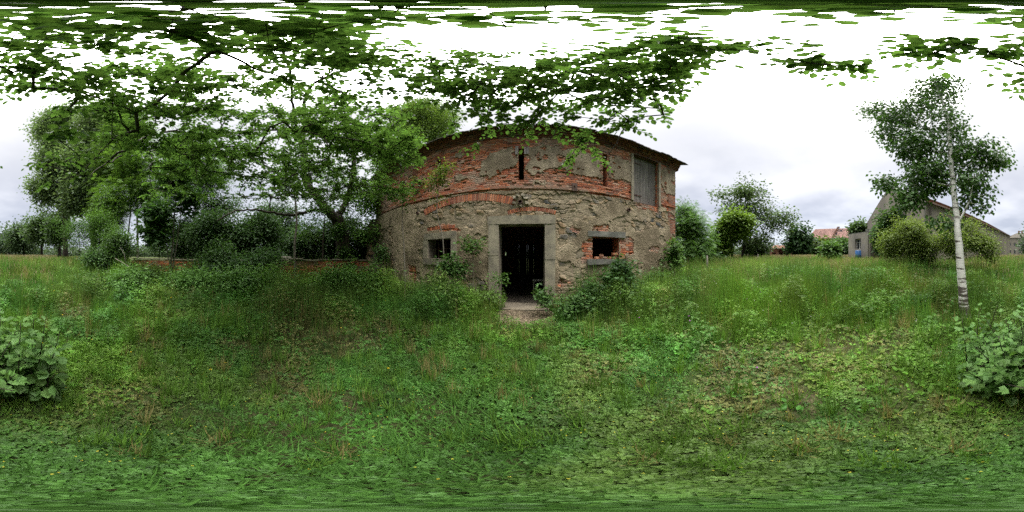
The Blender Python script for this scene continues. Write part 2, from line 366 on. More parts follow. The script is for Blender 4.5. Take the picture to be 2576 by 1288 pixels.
def facade_fields(S, Z):
    w1 = (fbm(S*5, Z*5, 1, 4)-.5)*.34+(fbm(S*22, Z*22, 2, 3)-.5)*.09; w2 = (fbm(S*5, Z*5, 11, 4)-.5)*.34+(fbm(S*22, Z*22, 12, 3)-.5)*.09
    Sw, Zw = S+w1, Z+w2
    big = fbm(S*.9, Z*.9, 21, 4)
    _, zs = sz(np.array([270., 330, 640, 1000, 1300, 1650, 1900]), np.array([560., 548, 487, 468, 480, 530, 585]))
    ssx, _ = sz(np.array([270., 330, 640, 1000, 1300, 1650, 1900]), np.array([560.]*7))
    line = np.interp(S, ssx, zs)
    upper = Z > line+.03*(vn(S*6, 0*S, 3)-.5)
    # materials: 0 plaster, 1 brick, 2 rubble, 3 brick on edge
    kind = np.where(upper, 1, 0)
    H = np.zeros(S.shape)
    up_plaster = np.zeros(S.shape, bool)
    for P in ([(750, 280), (840, 228), (935, 213), (948, 330), (870, 345), (790, 382), (722, 372)],
              [(1020, 212), (1100, 193), (1230, 222), (1300, 215), (1440, 268), (1458, 395), (1350, 385), (1215, 345), (1140, 335), (1060, 385), (1013, 350)],
              [(1498, 262), (1622, 290), (1642, 440), (1590, 402), (1520, 400), (1492, 380)],
              [(560, 375), (650, 380), (660, 400), (590, 405)], [(585, 250), (640, 240), (650, 265), (590, 275)],
              [(1815, 335), (1905, 345), (1910, 500), (1860, 490), (1822, 470)], [(1060, 415), (1130, 420), (1120, 438), (1050, 430)]):
        up_plaster |= poly_in(Sw, Zw, P)
    up_plaster &= fbm(S*4.5+2, Z*4.5, 47, 4) > .33
    kind = np.where(upper & up_plaster, 0, kind)
    # exposed rubble in the lower storey
    rub = fbm(S*1.6+4, Z*1.9, 31, 4)
    low = ~upper
    stone = np.zeros(S.shape, bool)
    for P in ([(330, 570), (520, 560), (700, 545), (780, 600), (740, 690), (600, 690), (540, 720), (430, 640)],
              [(1010, 478), (1300, 485), (1520, 510), (1500, 560), (1380, 560), (1420, 620), (1330, 640), (1240, 660), (1200, 560), (1030, 530)],
              [(1180, 640), (1260, 660), (1310, 740), (1215, 800), (1185, 790)],
              [(1185, 880), (1300, 900), (1370, 960), (1420, 1060), (1185, 1110)],
              [(1560, 530), (1900, 610), (1900, 680), (1760, 690), (1680, 620)],
              [(120, 700), (205, 680), (215, 1020), (100, 1020)], [(600, 1000), (760, 990), (780, 1110), (600, 1110)],
              [(700, 730), (770, 735), (770, 800), (720, 800)], [(1620, 640), (1720, 660), (1700, 720), (1650, 700)]):
        stone |= poly_in(Sw, Zw, P)
    stone |= (rub > .63) & (big > .36)
    kind = np.where(low & stone, 2, kind)
    bric = np.zeros(S.shape, bool)
    for P in ([(1340, 775), (1402, 745), (1402, 876), (1340, 905)], [(1560, 745), (1600, 745), (1600, 870), (1560, 876)],
              [(1600, 740), (1650, 760), (1648, 840), (1600, 850)], [(1395, 680), (1500, 672), (1490, 708), (1400, 710)],
              [(1740, 800), (1810, 805), (1790, 835), (1735, 830)], [(1860, 640), (1905, 640), (1910, 720), (1870, 720)],
              [(480, 672), (560, 672), (620, 700), (600, 715), (490, 700)], [(300, 910), (345, 915), (350, 1010), (310, 1000)],
              [(1200, 1000), (1280, 1010), (1270, 1040), (1200, 1035)], [(1650, 540), (1780, 545), (1800, 600), (1680, 575)],
              [(1280, 680), (1330, 690), (1320, 720), (1270, 710)], [(1820, 500), (1880, 510), (1880, 590), (1840, 590)]):
        bric |= poly_in(Sw*.6+S*.4, Zw*.6+Z*.4, P)
    kind = np.where(low & bric, 1, kind)
    # layers
    body, h1, h2, h3 = brick_layer(S, Z)
    bc = palette(h1, BR)
    fade = sstep(.48, .66, fbm(S*1.3+9, Z*2.2, 41, 4))[..., None]          # lime wash and mortar smears left on the brick
    bc = bc*(.75+.5*h2[..., None])
    lime = np.array([.34, .27, .21])
    smear = (fade*.55+(h3[..., None] > .82)*.35)
    bc = bc*(1-smear)+lime*smear
    mort = np.array([.22, .185, .145])*(.6+.6*vn(S*8, Z*8, 6))[..., None]
    bcol = bc*body[..., None]+mort*(1-body[..., None])
    bh_ = body*.014-(h2 < .10)*.03*body-.010*(fbm(S*30, Z*30, 7, 2))
    d1, d2, ia, ib = voro(S/.25+.7*vn(S*3.1, Z*3.1, 9)+.25*vn(S*13, Z*13, 19), Z/.15+.9*vn(S*2.7, Z*2.7, 10)+.25*vn(S*13, Z*13, 20), 3)
    e2 = sstep(.04, .24, d2-d1+.12*(vn(S*25, Z*25, 18)-.5)); g1 = TB[ia, ib]
    sc_ = palette(g1, ST)*(.8+.5*fbm(S*12, Z*12, 51, 3))[..., None]
    e2 = e2*(1-.85*sstep(.40, .62, fbm(S*2.5+3, Z*2.5, 53, 4)))
    mt = np.array([.30, .245, .17])*(.65+.6*fbm(S*9, Z*9, 52, 3))[..., None]
    scol = sc_*e2[..., None]+mt*(1-e2[..., None]); sh = e2*.030*(.35+TB[ib, ia])-.006+.012*fbm(S*9, Z*9, 54, 3)
    pc1 = np.array([.32, .26, .18]); pc2 = np.array([.17, .135, .09]); pt = sstep(.25, .75, fbm(S*2.3, Z*1.6, 61, 5))[..., None]
    pcol = pc1*pt*1.15+pc2*(1-pt)*1.0
    pcol = pcol*(.80+.42*fbm(S*28, Z*28, 62, 3))[..., None]
    pcol = np.where(upper[..., None], pcol*np.array([.98, 1.0, 1.02])*.95, pcol)
    ph = .032+.018*(fbm(S*6, Z*6, 63, 4)-.5)+.012*(fbm(S*40, Z*40, 64, 2)-.5)
    col = np.where((kind == 0)[..., None], pcol, np.where((kind == 1)[..., None], bcol, scol))
    H = np.where(kind == 0, ph, np.where(kind == 1, bh_, sh))
    # damp, algae and lichen towards the ground
    damp = (sstep(1.0, 0.0, Z+.9*(fbm(S*1.2, Z*.8, 71, 3)-.5))*.65)[..., None]
    col = col*(1-damp)+np.array([.075, .072, .04])*damp
    # rain streaks down from the cornice
    stk = (sstep(.55, .8, fbm(S*5, Z*.35, 75, 3))*sstep(3.4, 5.9, Z)*.5)[..., None]
    col = col*(1-stk)+np.array([.10, .08, .065])*stk
    # wall turns a darker brown towards its left end, with an uneven edge
    left_dark = (sstep(3.2, .2, S+.9*(fbm(S*1.5, Z*1.5, 81, 3)-.5))*.5)[..., None]
    col = col*(1-left_dark)+np.array([.07, .062, .045])*left_dark
    return col, H, kind
def arch(S, Z, col, H, cxp, halfpx, y_mid, y_end, thick_px, n):
    """a ring of bricks on edge: centre column, half width and rise measured on the wall"""
    s0, z0 = sz(cxp, y_mid); s1, z1 = sz(cxp-halfpx, y_end); s2, _ = sz(cxp+halfpx, y_end)
    hw = (s2-s1)/2; sc0 = (s1+s2)/2; rise = max(z0-z1, .01); Rr = (hw*hw+rise*rise)/(2*rise); zc = z0-Rr
    _, zt = sz(cxp, y_mid-thick_px); th = zt-z0
    rr = np.hypot(S-sc0, Z-zc); aa = np.arctan2(S-sc0, Z-zc)*Rr; A = hw*1.03
    m = (rr > Rr) & (rr < Rr+th) & (np.abs(aa) < A) & (Z > zc)
    u = aa/(2*A/n)+.5*n; f = u % 1; c = np.floor(u).astype(int)
    e = np.minimum(np.minimum(f, 1-f)*(2*A/n), np.minimum(rr-Rr, Rr+th-rr)); b = sstep(.003, .010, e)
    bc = palette(TB[(c*7) & 255, 33], BR[:6])*(.8+.4*TB[(c*3) & 255, 44])[..., None]
    cc = bc*b[..., None]+np.array([.19, .16, .125])*(1-b[..., None])
    return np.where(m[..., None], cc, col), np.where(m, .012+.014*b, H), m
def grid_facade():
    ds = .0125; S1 = np.arange(0, SL+ds/2, ds); Z1 = np.arange(-.15, TOPZ+ds/2, ds); S, Z = np.meshgrid(S1, Z1, indexing='ij')
    col, H, kind = facade_fields(S, Z)
    col, H, _ = arch(S, Z, col, H, 1038, 138, 590, 612, 26, 24)       # over the door
    col, H, _ = arch(S, Z, col, H, 665, 262, 532, 618, 44, 46)        # wide relieving arch
    col, H, _ = arch(S, Z, col, H, 497, 80, 700, 712, 24, 10)         # over the left window
    # projecting string course of bricks on edge under the upper storey
    cxs = np.array([270., 330, 640, 1000, 1300, 1650, 1900]); a0, zl = sz(cxs, np.array([548., 534, 470, 448, 462, 512, 566])); line = np.interp(S, a0, zl)
    m = (Z > line-.05) & (Z < line+.055) & (fbm(S*1.7, 0*S, 91, 3) > .30)
    H = np.where(m, H*.3+.045, H); col = np.where(m[..., None], col*.92, col)
    x, y, nx, ny = wp(S)
    b = 1-sstep(0, .04, np.minimum(S-0, SL-S))
    V = np.stack([x+nx*H, y+ny*H, Z+0*S], -1)
    ni, nj = S.shape; idx = np.arange(ni*nj).reshape(ni, nj)
    F = np.stack([idx[:-1, :-1], idx[1:, :-1], idx[1:, 1:], idx[:-1, 1:]], -1)
    sc_, zc_ = (S[:-1, :-1]+S[1:, 1:])/2, (Z[:-1, :-1]+Z[1:, 1:])/2
    keep = np.ones(sc_.shape, bool)
    for (s0, s1, z0, z1) in OPEN: keep &= ~((sc_ > s0) & (sc_ < s1) & (zc_ > z0) & (zc_ < z1))
    for (px_, py_, r) in ((970, 538, .055), (360, 603, .05), (1613, 585, .055), (972, 611, .022)):
        s0, z0 = sz(px_, py_); keep &= (np.hypot(sc_-s0, zc_-z0) > r)
    return V.reshape(-1, 3), F[keep].reshape(-1, 4), col.reshape(-1, 3)
barn = thing('barn', 'ruined curved barn of red brick over rubble stone with an open doorway', 'barn', (0, 4.8, 0))
def P3(s, z, out=0.0):
    x, y, nx, ny = wp(s); return np.array([x+nx*out, y+ny*out, z])
def wall_box(mb, s0, s1, z0, z1, o0, o1, col=(1, 1, 1), jit=0.0, n=None):
    """block following the wall's curve between arc lengths s0..s1, heights z0..z1, offsets o0 (back) .. o1 (front)"""
    n = n or max(1, int((s1-s0)/.4)); V = []; F = []
    for k in range(n+1):
        s = s0+(s1-s0)*k/n
        for (z, o) in ((z0, o0), (z0, o1), (z1, o1), (z1, o0)): V.append(P3(s, z, o))
    V = np.array(V)
    if jit: V = V+rng.normal(0, jit, V.shape)
    for k in range(n):
        b = k*4
        for i in range(4): F.append((b+i, b+(i+1) % 4, b+4+(i+1) % 4, b+4+i))
    F.append((0, 3, 2, 1)); b = n*4; F.append((b, b+1, b+2, b+3))
    mb.add(V, F, col)
def build_barn():
    V, F, C = grid_facade(); mesh_obj('front_wall', V, F, M['masonry'], barn, C, smooth=False)
    # inner leaf of the wall, with the reveals of each opening between the two
    T = -.46; mb = MB(); ins = MB()
    for k, (s0, s1, z0, z1) in enumerate(OPEN):
        ins = MB()
        for (a, b_, c, d) in (((s0, z0), (s0, z1), 0, 0), ((s1, z1), (s1, z0), 0, 0), ((s0, z1), (s1, z1), 0, 0), ((s1, z0), (s0, z0), 0, 0)):
            nu = max(2, int(np.hypot(b_[0]-a[0], b_[1]-a[1])/.03)); nv = 16
            u = np.linspace(0, 1, nu+1)[:, None]; v = np.linspace(0, 1, nv+1)[None, :]
            ss = a[0]+(b_[0]-a[0])*u+0*v; zz_ = a[1]+(b_[1]-a[1])*u+0*v; oo = .012+(T-.012)*v+0*u
            x, y, nx, ny = wp(ss)
            if abs(a[1]-b_[1]) > 1e-6: body, h1, h2, h3 = brick_layer(oo*1.0+7.3, zz_)
            else: body, h1, h2, h3 = brick_layer(ss, oo+3.1)
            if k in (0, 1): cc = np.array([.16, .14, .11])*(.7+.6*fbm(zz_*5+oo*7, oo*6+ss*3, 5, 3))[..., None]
            else:
                bc = palette(h1, BR)*(.8+.5*h2[..., None]); cc = bc*body[..., None]+np.array([.2, .17, .13])*(1-body[..., None])
            W = np.stack([x+nx*oo, y+ny*oo, zz_], -1).reshape(-1, 3); ix = np.arange(W.shape[0]).reshape(nu+1, nv+1)
            FF = np.stack([ix[:-1, :-1], ix[1:, :-1], ix[1:, 1:], ix[:-1, 1:]], -1).reshape(-1, 4)
            ins.V.append(W); ins.F.append(FF+ins.n); ins.n += len(W); ins.C.append(cc.reshape(-1, 3))
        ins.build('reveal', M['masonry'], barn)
    # inner face in strips around openings
    cuts = sorted(set([0, SL]+[v for o in OPEN for v in o[:2]]))
    for a, b_ in zip(cuts[:-1], cuts[1:]):
        m_ = (a+b_)/2; zs = [(-.2, TOPZ)]
        for (s0, s1, z0, z1) in OPEN:
            if s0 < m_ < s1:
                new = []
                for (p, q) in zs:
                    if z0 > p: new.append((p, min(q, z0)))
                    if z1 < q: new.append((max(p, z1), q))
                zs = new
        for (p, q) in zs:
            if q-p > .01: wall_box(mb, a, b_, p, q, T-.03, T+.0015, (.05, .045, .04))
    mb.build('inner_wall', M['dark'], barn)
    # side and rear walls
    sw = MB()
    cR = np.array([6.2, 3.95]); cL = np.array([-6.85, 6.2]); bR = np.array([7.6, 13.2]); bL = np.array([-6.2, 14.6])
    def slab(p, q, z0, z1, th=.45, mb=None, col=(1, 1, 1)):
        d = q-p; l = np.hypot(*d); c = (p+q)/2; (mb or sw).box((c[0], c[1], (z0+z1)/2), (l, th, z1-z0), math.atan2(d[1], d[0]), col=col)
    slab(cR+[-.22, .05], bR+[-.22, 0], -.15, TOPZ); slab(cL+[.24, .1], bL+[.24, 0], -.15, TOPZ)
    # rear wall with a doorway behind the boarded door
    dv = (bR-bL)/np.linalg.norm(bR-bL)
    # rear door seen through the entrance (left of centre)
    az1, az2 = azel(1256+0, 0)[0], 0
    rs = 6.4
    slab(bL, bL+dv*5.62, -.15, TOPZ); slab(bL+dv*5.76, bL+dv*rs, -.15, TOPZ); slab(bL+dv*5.62, bL+dv*5.76, -.15, 1.62); slab(bL+dv*5.62, bL+dv*5.76, 1.95, TOPZ); slab(bL+dv*(rs+1.9), bR, -.15, TOPZ); slab(bL+dv*rs, bL+dv*(rs+1.9), 2.55, TOPZ)
    sw.build('side_wall', M['brickwork'], barn)
    pl = MB()
    u = 0.0; k = 0
    while u < 1.88:
        w_ = .105+.03*rng.random(); gap = .0002+.0024*(rng.random() > .68)
        p = bL+dv*(rs+u+w_/2); pl.box((p[0], p[1], 1.27), (w_, .03, 2.6), math.atan2(dv[1], dv[0])); u += w_+gap
    pl.build('rear_plank_door', M['wood_dark'], barn)
    fl = MB(); fl.add([(-6.7, 6.6, .03), (6.1, 4.4, .03), (7.5, 13.2, .03), (-6.2, 14.6, .03)], [(0, 1, 2, 3)])
    fl.build('floor', mat_noise('old_boards', (.05, .042, .033), (.13, .11, .085), 9, stretch=(1, .1, 1)), barn)
    # roof: shallow pitch, ragged slate edge
    rf = MB(); n = 96
    for k in range(n):
        s0 = -.35+(SL+.75)*k/n; s1 = -.35+(SL+.75)*(k+1)/n
        drop = -.10*sstep(10.6, 11.6, s0)*sstep(12.4, 11.4, s0)+(rng.random()-.5)*.02
        o = .42+.05*(rng.random()-.5)
        zE = 6.20+drop
        a = P3(s0+.003, zE, o); b_ = P3(s1-.003, zE+.006*rng.normal(), o)
        c = P3(s1-.003, zE+.55, o-1.4); d = P3(s0+.003, zE+.55, o-1.4)
        rf.add(np.array([a, b_, c, d, a+[0, 0, .028], b_+[0, 0, .028], c+[0, 0, .028], d+[0, 0, .028]]),
               [(0, 3, 2, 1), (4, 5, 6, 7), (0, 1, 5, 4), (1, 2, 6, 5), (2, 3, 7, 6), (3, 0, 4, 7)])
    # main slopes above
    A0 = [P3(s, 6.22+.16, .0) for s in np.linspace(-.3, SL+.3, 13)]
    B0 = [np.array([-6.4+13.2*t, 9.6-.9*t, 8.6]) for t in np.linspace(0, 1, 13)]
    D0 = [np.array([-6.6+14.6*t, 15.0-1.4*t, 6.2]) for t in np.linspace(0, 1, 13)]
    V = np.array(A0+B0+D0); F = [(i, i+1, 14+i, 13+i) for i in range(12)]+[(13+i, 14+i, 27+i, 26+i) for i in range(12)]
    rf.add(V, F)
    g1 = [A0[0], B0[0], D0[0], (D0[0]*.5+A0[0]*.5)]; rf.add(np.array(g1), [(0, 1, 2, 3)]); g2 = [A0[-1], B0[-1], D0[-1], (D0[-1]*.5+A0[-1]*.5)]; rf.add(np.array(g2), [(0, 1, 2, 3)])
    roof = rf.build('roof', M['slate'], barn)
    # moss clumps and a few slipped slates on the edge are part of the roof surface
    # corbelled brick cornice, course by course
    co = MB(); z = TOPZ-.045; offs = [.035, .075, .12, .17, .235, .30]
    for j, o in enumerate(offs):
        h = .068 if j not in (3,) else .075
        s = -.15
        while s < SL+.12:
            l_ = .25 if j % 2 == 0 else .125; s1 = min(s+l_, SL+.16)
            if rng.random() > .018+(.08 if 10.4 < s < 12.2 and j > 3 else 0):
                c = np.array(BR[rng.integers(0, len(BR))])*.55*(.7+.5*rng.random())
                c = c*.65+np.array([.08, .07, .05])*.35
                wall_box(co, s+.004, s1-.004, z+.003, z+h-.005, -.2, o+.006*rng.normal(), c, .0015, 1)
            s = s1
        z += h-.001
    co2 = MB(); wall_box(co2, -.1, SL+.1, TOPZ-.04, z-.004, -.22, .03, (.12, .10, .08), 0, 40)
    co.V += co2.V; co.F += [f+co.n for f in co2.F]; co.C += co2.C; co.n += co2.n
    co.build('cornice', M['masonry'], barn)
    # granite door surround: lintel and two posts
    m = MB(); r = rect(778, 617, 1178, 668); wall_box(m, r[0], r[1], DOOR[3], r[3], -.30, .075, jit=.004, n=10)
    df = m.build('door_lintel', M['granite'], barn)
    for (x0, x1) in ((782, 842), (1116, 1178)):
        m = MB(); r = rect(x0, 668, x1, 1150); s0, s1 = (r[0], DOOR[0]) if x0 < 900 else (DOOR[1], r[1])
        zz_ = [0.0, .62, 1.5, DOOR[3]-.003] if x0 > 900 else [0.0, 1.62, DOOR[3]-.003]
        for a, b_ in zip(zz_[:-1], zz_[1:]): wall_box(m, s0, s1, a+.001, b_-.006, -.30, .06+.006*rng.normal(), jit=.003, n=2)
        m.build('door_post', M['granite'], barn)
    m = MB(); wall_box(m, DOOR[0]-.1, DOOR[1]+.1, -.1, .06, -.45, .28, jit=.006, n=3); m.build('door_step', mat_noise('worn_step', (.07, .058, .042), (.17, .145, .11), 16, c3=(.11, .095, .07)), barn)
    # left window surround and bars
    def surround(W, lint, sill, jl, jr, mat, name='window_frame'):
        m = MB()
        rl = rect(*lint); wall_box(m, rl[0], rl[1], W[3]+.002, rl[3], -.25, .055, jit=.004, n=3)
        rs_ = rect(*sill); wall_box(m, rs_[0], rs_[1], rs_[2], W[2]-.002, -.25, .09, jit=.004, n=3)
        if jl: wall_box(m, jl, W[0], W[2]+.003, W[3]-.003, -.25, .05, jit=.003, n=1)
        if jr: wall_box(m, W[1], jr, W[2]+.003, W[3]-.003, -.25, .05, jit=.003, n=1)
        return m.build(name, mat, barn)
    f1 = surround(LWIN, (398, 718, 590, 757), (395, 873, 590, 912), sz(392, 800)[0], sz(592, 800)[0], M['granite'])
    b = MB()
    for t in (.33, .66): s = LWIN[0]+(LWIN[1]-LWIN[0])*t; b.tube([P3(s, LWIN[2], -.2), P3(s, LWIN[3], -.2)], .012, 6)
    b.tube([P3(LWIN[0], (LWIN[2]+LWIN[3])/2, -.2), P3(LWIN[1], (LWIN[2]+LWIN[3])/2, -.2)], .01, 6)
    b.build('window_bars', M['rust'], f1)
    m = MB(); rl = rect(1372, 712, 1532, 745); wall_box(m, rl[0], rl[1], RWIN[3]+.002, rl[3], -.25, .055, jit=.006, n=2)
    rl = rect(1534, 712, 1597, 745); wall_box(m, rl[0], rl[1], RWIN[3]+.0, rl[3]-.02, -.25, .05, jit=.006, n=1)
    r2 = rect(1368, 876, 1596, 908); wall_box(m, r2[0], r2[1], r2[2], RWIN[2]-.002, -.25, .10, jit=.006, n=3)
    m.build('window_frame', M['granite_grey'], barn)
    # upper loading hatch: board door, rusted header, rendered jambs
    m = MB(); s = HAT[0]+.02; iz = HAT[2]+.02; e = sz(1775, 400)[0]
    while s < HAT[1]-.03:
        w_ = .11+.05*rng.random(); s1 = min(s+w_, HAT[1]-.01); g = (.30+.14*rng.random())
        wall_box(m, s+.004, s1-.004, iz-.02*rng.random(), HAT[3]-.12-.02*rng.random(), -.20, -.17+.008*rng.normal(), (g, g, g), n=1); s = s1
    hd = m.build('hatch_door', M['wood'], barn)
    for zc in (HAT[3]-.45, HAT[2]+.35): m = MB(); wall_box(m, HAT[0]+.02, HAT[0]+.5, zc, zc+.04, -.165, -.155, n=1); m.build('strap_hinge', M['rust'], hd)
    m = MB(); wall_box(m, HAT[0]-.06, HAT[1]+.1, HAT[3]-.11, HAT[3]+.04, -.3, .04, n=2); m.build('hatch_beam', M['rust'], barn)
    for (s0, s1) in ((HAT[0]-.10, HAT[0]), (HAT[1], HAT[1]+.10)):
        m = MB(); wall_box(m, s0, s1, HAT[2]+.03, HAT[3]-.115, -.05, .055, jit=.004, n=1); m.build('hatch_jamb', M['granite'], barn)
    # clay pipes left in the wall
    for (px_, py_, r) in ((970, 538, .068), (360, 603, .058), (1613, 585, .066), (972, 611, .026)):
        s, z = sz(px_, py_); s = float(s); z = float(z); m = MB()
        n = 14; a = np.arange(n)*2*np.pi/n; x, y, nx, ny = wp(s); tx, ty = -ny, nx; V = []
        for (rr, o) in ((r*.72, -.30), (r*.72, .10), (r, .10), (r, -.30)):
            for q in a: V.append((x+tx*rr*math.cos(q)+nx*o, y+ty*rr*math.cos(q)+ny*o, z+rr*math.sin(q)))
        F = [(l*n+i, l*n+(i+1) % n, (l+1)*n+(i+1) % n, (l+1)*n+i) for l in range(3) for i in range(n)]
        m.add(V, F); m.build('clay_pipe', M['rust'], barn)
    s, z = sz(970, 530); m = MB()
    for (du, dz, r) in ((-.17, .10, .05), (.16, .09, .06), (-.19, -.06, .045), (.17, -.08, .05), (-.08, .17, .05), (.09, .17, .055), (0, -.16, .04)):
        m.box(P3(float(s)+du, float(z)+dz, .05), (r*2, r*1.5, r*1.8), rz=rng.random(), jit=.012, bev=.03)
    m.build('mortar_collar', M['granite'], barn)
    r = rect(1278, 425, 1308, 472); m = MB(); wall_box(m, r[0], r[1], r[2], r[3], .0, .055, n=1)
    ap = m.build('anchor_plate', M['rust'], barn)
    c = P3((r[0]+r[1])/2, (r[2]+r[3])/2+.03, .055); m = MB(); x, y, nx, ny = wp((r[0]+r[1])/2)
    m.tube([c, c+np.array([nx, ny, 0])*.07], .022, 8); m.build('bolt', M['rust'], ap)
    # splintered boards beside the middle slit
    for (a, b_, c_, d_) in ((993, 208, 1022, 255), (940, 205, 958, 258)):
        m = MB(); r = rect(a, b_, c_, d_)
        for q in range(2): wall_box(m, r[0]+(r[1]-r[0])*q/2+.004, r[0]+(r[1]-r[0])*(q+1)/2-.004, r[2]+.05*rng.random(), r[3], .03, .055, jit=.006, n=1)
        m.build('slit_board', M['wood'], barn)
    # broken cross wall stub at the left end
    m = MB(); base = np.array([-6.9, 6.25])
    for k in range(200):
        z = rng.random()**1.0*3.7; t = rng.random(); q = base+np.array([-.15, -.42])*t*(1-.12*z)+np.array([-.45, .12])*rng.random()*(1-.2*z)
        sz_ = .16+.18*rng.random(); c = np.array(ST[rng.integers(0, len(ST))])*.75
        m.box((q[0], q[1], z), (sz_, sz_*.9, sz_*.62), rng.random()*3, .022, c, bev=.035)
    m.box((base[0]-.12, base[1]-.05, 1.75), (.55, .45, 3.5), .2, .02, (.10, .09, .07))
    m.build('broken_wall_stub', M['masonry'], barn)
build_barn()
# loose bricks in the right window
rw = (RWIN[0], RWIN[1], RWIN[2])
spots = [(.20, .0, 0, .3, 'pale brick lying lowest at the left end of the right window sill'), (.42, .03, 0, -.5, 'reddish brick tilted in the middle of the right window sill'),
         (.66, .0, 0, .15, 'buff brick end-on right of the middle of the right window sill'), (.86, -.04, 0, 1.3, 'tall pale brick against the right edge of the right window'),
         (.36, .0, .075, .9, 'small brick resting on top of the pile in the right window'), (.84, .06, .13, .2, 'dark brick leaning by the right jamb of the right window')]
for k, (t, o, dz, rz, lab) in enumerate(spots):
    s = rw[0]+(rw[1]-rw[0])*t; c = P3(s, rw[2]+.037+dz, -.08+o)
    m = MB(); m.box(c, (.20 if k != 2 else .12, .115, .068 if k != 3 else .13), rz, .005, np.array(BR[(k*3+3) % 10])*.7+np.array([.12, .09, .06]), bev=.008)
    o_ = m.build('loose_brick', M['masonry']); tag(o_, lab, 'brick', 'loose bricks in the right window')
# block beside the door
c = P3(float(sz(1208, 1110)[0]), .14, .42); m = MB(); m.box(c, (.42, .2, .2), -.15, .014, (.36, .24, .14), bev=.04)
tag(m.build('fallen_block', M['masonry']), 'ochre fallen stone block at the foot of the right door post', 'stone')
# old iron frame standing just inside
def iron_frame():
    t = thing('metal_stand', 'dark tubular metal stand just inside the barn doorway on the right', 'stand', (0.95, 5.75, .03))
    for (x, y) in ((.75, 5.6), (1.12, 5.55), (.78, 5.95), (1.15, 5.9)): m = MB(); m.tube([(x, y, .03), (x, y, .724)], .014, 6); m.build('leg', M['granite_grey'], t)
    m = MB(); m.box((.95, 5.75, .735), (.46, .44, .02), -.12); m.build('stand_top', M['granite_grey'], t)
iron_frame()
# worn dirt patch and rubble before the door
def path():
    n = 26; a = np.arange(n)*2*np.pi/n; c = np.array([.32, 4.05]); V = [(c[0], c[1], gz(*c)+.022)]
    for q in a:
        r = 1+.18*(vn(math.cos(q)*2, math.sin(q)*2, 4)-.5); x = c[0]+.95*r*math.cos(q); y = c[1]+.82*r*math.sin(q); V.append((x, y, float(gz(x, y))+.012))
    F = [(0, 1+i, 1+(i+1) % n, 1+(i+2) % n) for i in range(0, n, 2)]
    o = mesh_obj('path', V, F, mat_noise('trodden_dirt', (.055, .045, .028), (.16, .13, .085), 26, bump=.8, c3=(.10, .08, .05))); tag(o, kind='structure')
    m = MB()
    for k in range(500):
        t = rng.random()*6.28; r = rng.random()**.6; x = c[0]+.8*r*math.cos(t); y = c[1]+.6*r*math.sin(t); s = .012+.03*rng.random()**2
        m.box((x, y, float(gz(x, y))+.025), (s*1.6, s, s*.6), rng.random()*6, .003, np.array([.22, .17, .12])*(.4+.9*rng.random()))
    tag(m.build('gravel', M['masonry']), 'pale grit and brick crumbs on the dirt before the barn doorway', 'gravel', kind='stuff')
path()

# ------------------------------------------------------------------ low boundary wall
def low_wall():
    t = thing('boundary_wall', 'low crumbling red brick wall running from the barn into the thicket', 'wall', (-8, 0, 0))
    P = bez([(-7.05, 6.35), (-7.75, 3.6), (-8.1, .5), (-8.2, -3), (-7.9, -7.4)], 120); seg = np.hypot(*np.diff(P, axis=0).T); S = np.concatenate([[0], np.cumsum(seg)]); Ltot = S[-1]
    def pt(s): return np.array([np.interp(s, S, P[:, 0]), np.interp(s, S, P[:, 1])])
    m = MB(); rows = 18
    for r in range(rows):
        s = -.12*(r % 2)
        while s < Ltot-.1:
            l_ = .24; c = pt(s+l_/2); d = pt(s+l_)-pt(s); a = math.atan2(d[1], d[0]); g = float(gz(*c))
            top = 1.36+.10*(vn(s*.7, 1., 3)-.5)
            z = -.05+r*.078+.04
            missing = (r > 10 and rng.random() < .05+.25*(vn(s*1.3, 3, 7) > .78))
            if z < top+.02 and z > g-.1 and not missing:
                col = np.array(BR[rng.integers(0, 10)])*(.55+.5*rng.random())
                if vn(s*.9, r*.3, 12) > .66: col = col*.4+np.array([.10, .10, .06])*.6
                m.box((c[0], c[1], z), (l_-.018, .30+.035*rng.random(), .062), a, .004, col)
            s += l_
    for s in np.arange(0, Ltot-.3, .3):
        c = pt(s+.15); d = pt(s+.3)-pt(s); m.box((c[0], c[1], .62), (.31, .25, 1.36), math.atan2(d[1], d[0]), 0, (.10, .085, .065))
    m.build('brick_courses', M['masonry'], t)
    m = MB(); s = .3
    while s < Ltot-.6:
        l_ = .5+.4*rng.random(); c = pt(s+l_/2); d = pt(s+l_)-pt(s)
        if rng.random() > .15: m.box((c[0], c[1], 1.40+.02*rng.normal()), (l_-.02, .40, .07), math.atan2(d[1], d[0]), .008, (.11, .105, .07), bev=.02)
        s += l_
    m.build('coping', M['masonry'], t)
    c = pt(4.15+0); q = at(720, 8.15, 1.5); m = MB(); m.box((q[0], q[1], 1.50), (.22, .52, .12), .05, .015, (.16, .15, .12), bev=.03)
    tag(m.build('stone_slab', M['masonry']), 'loose grey stone slab lying on top of the low brick wall', 'stone')
low_wall()

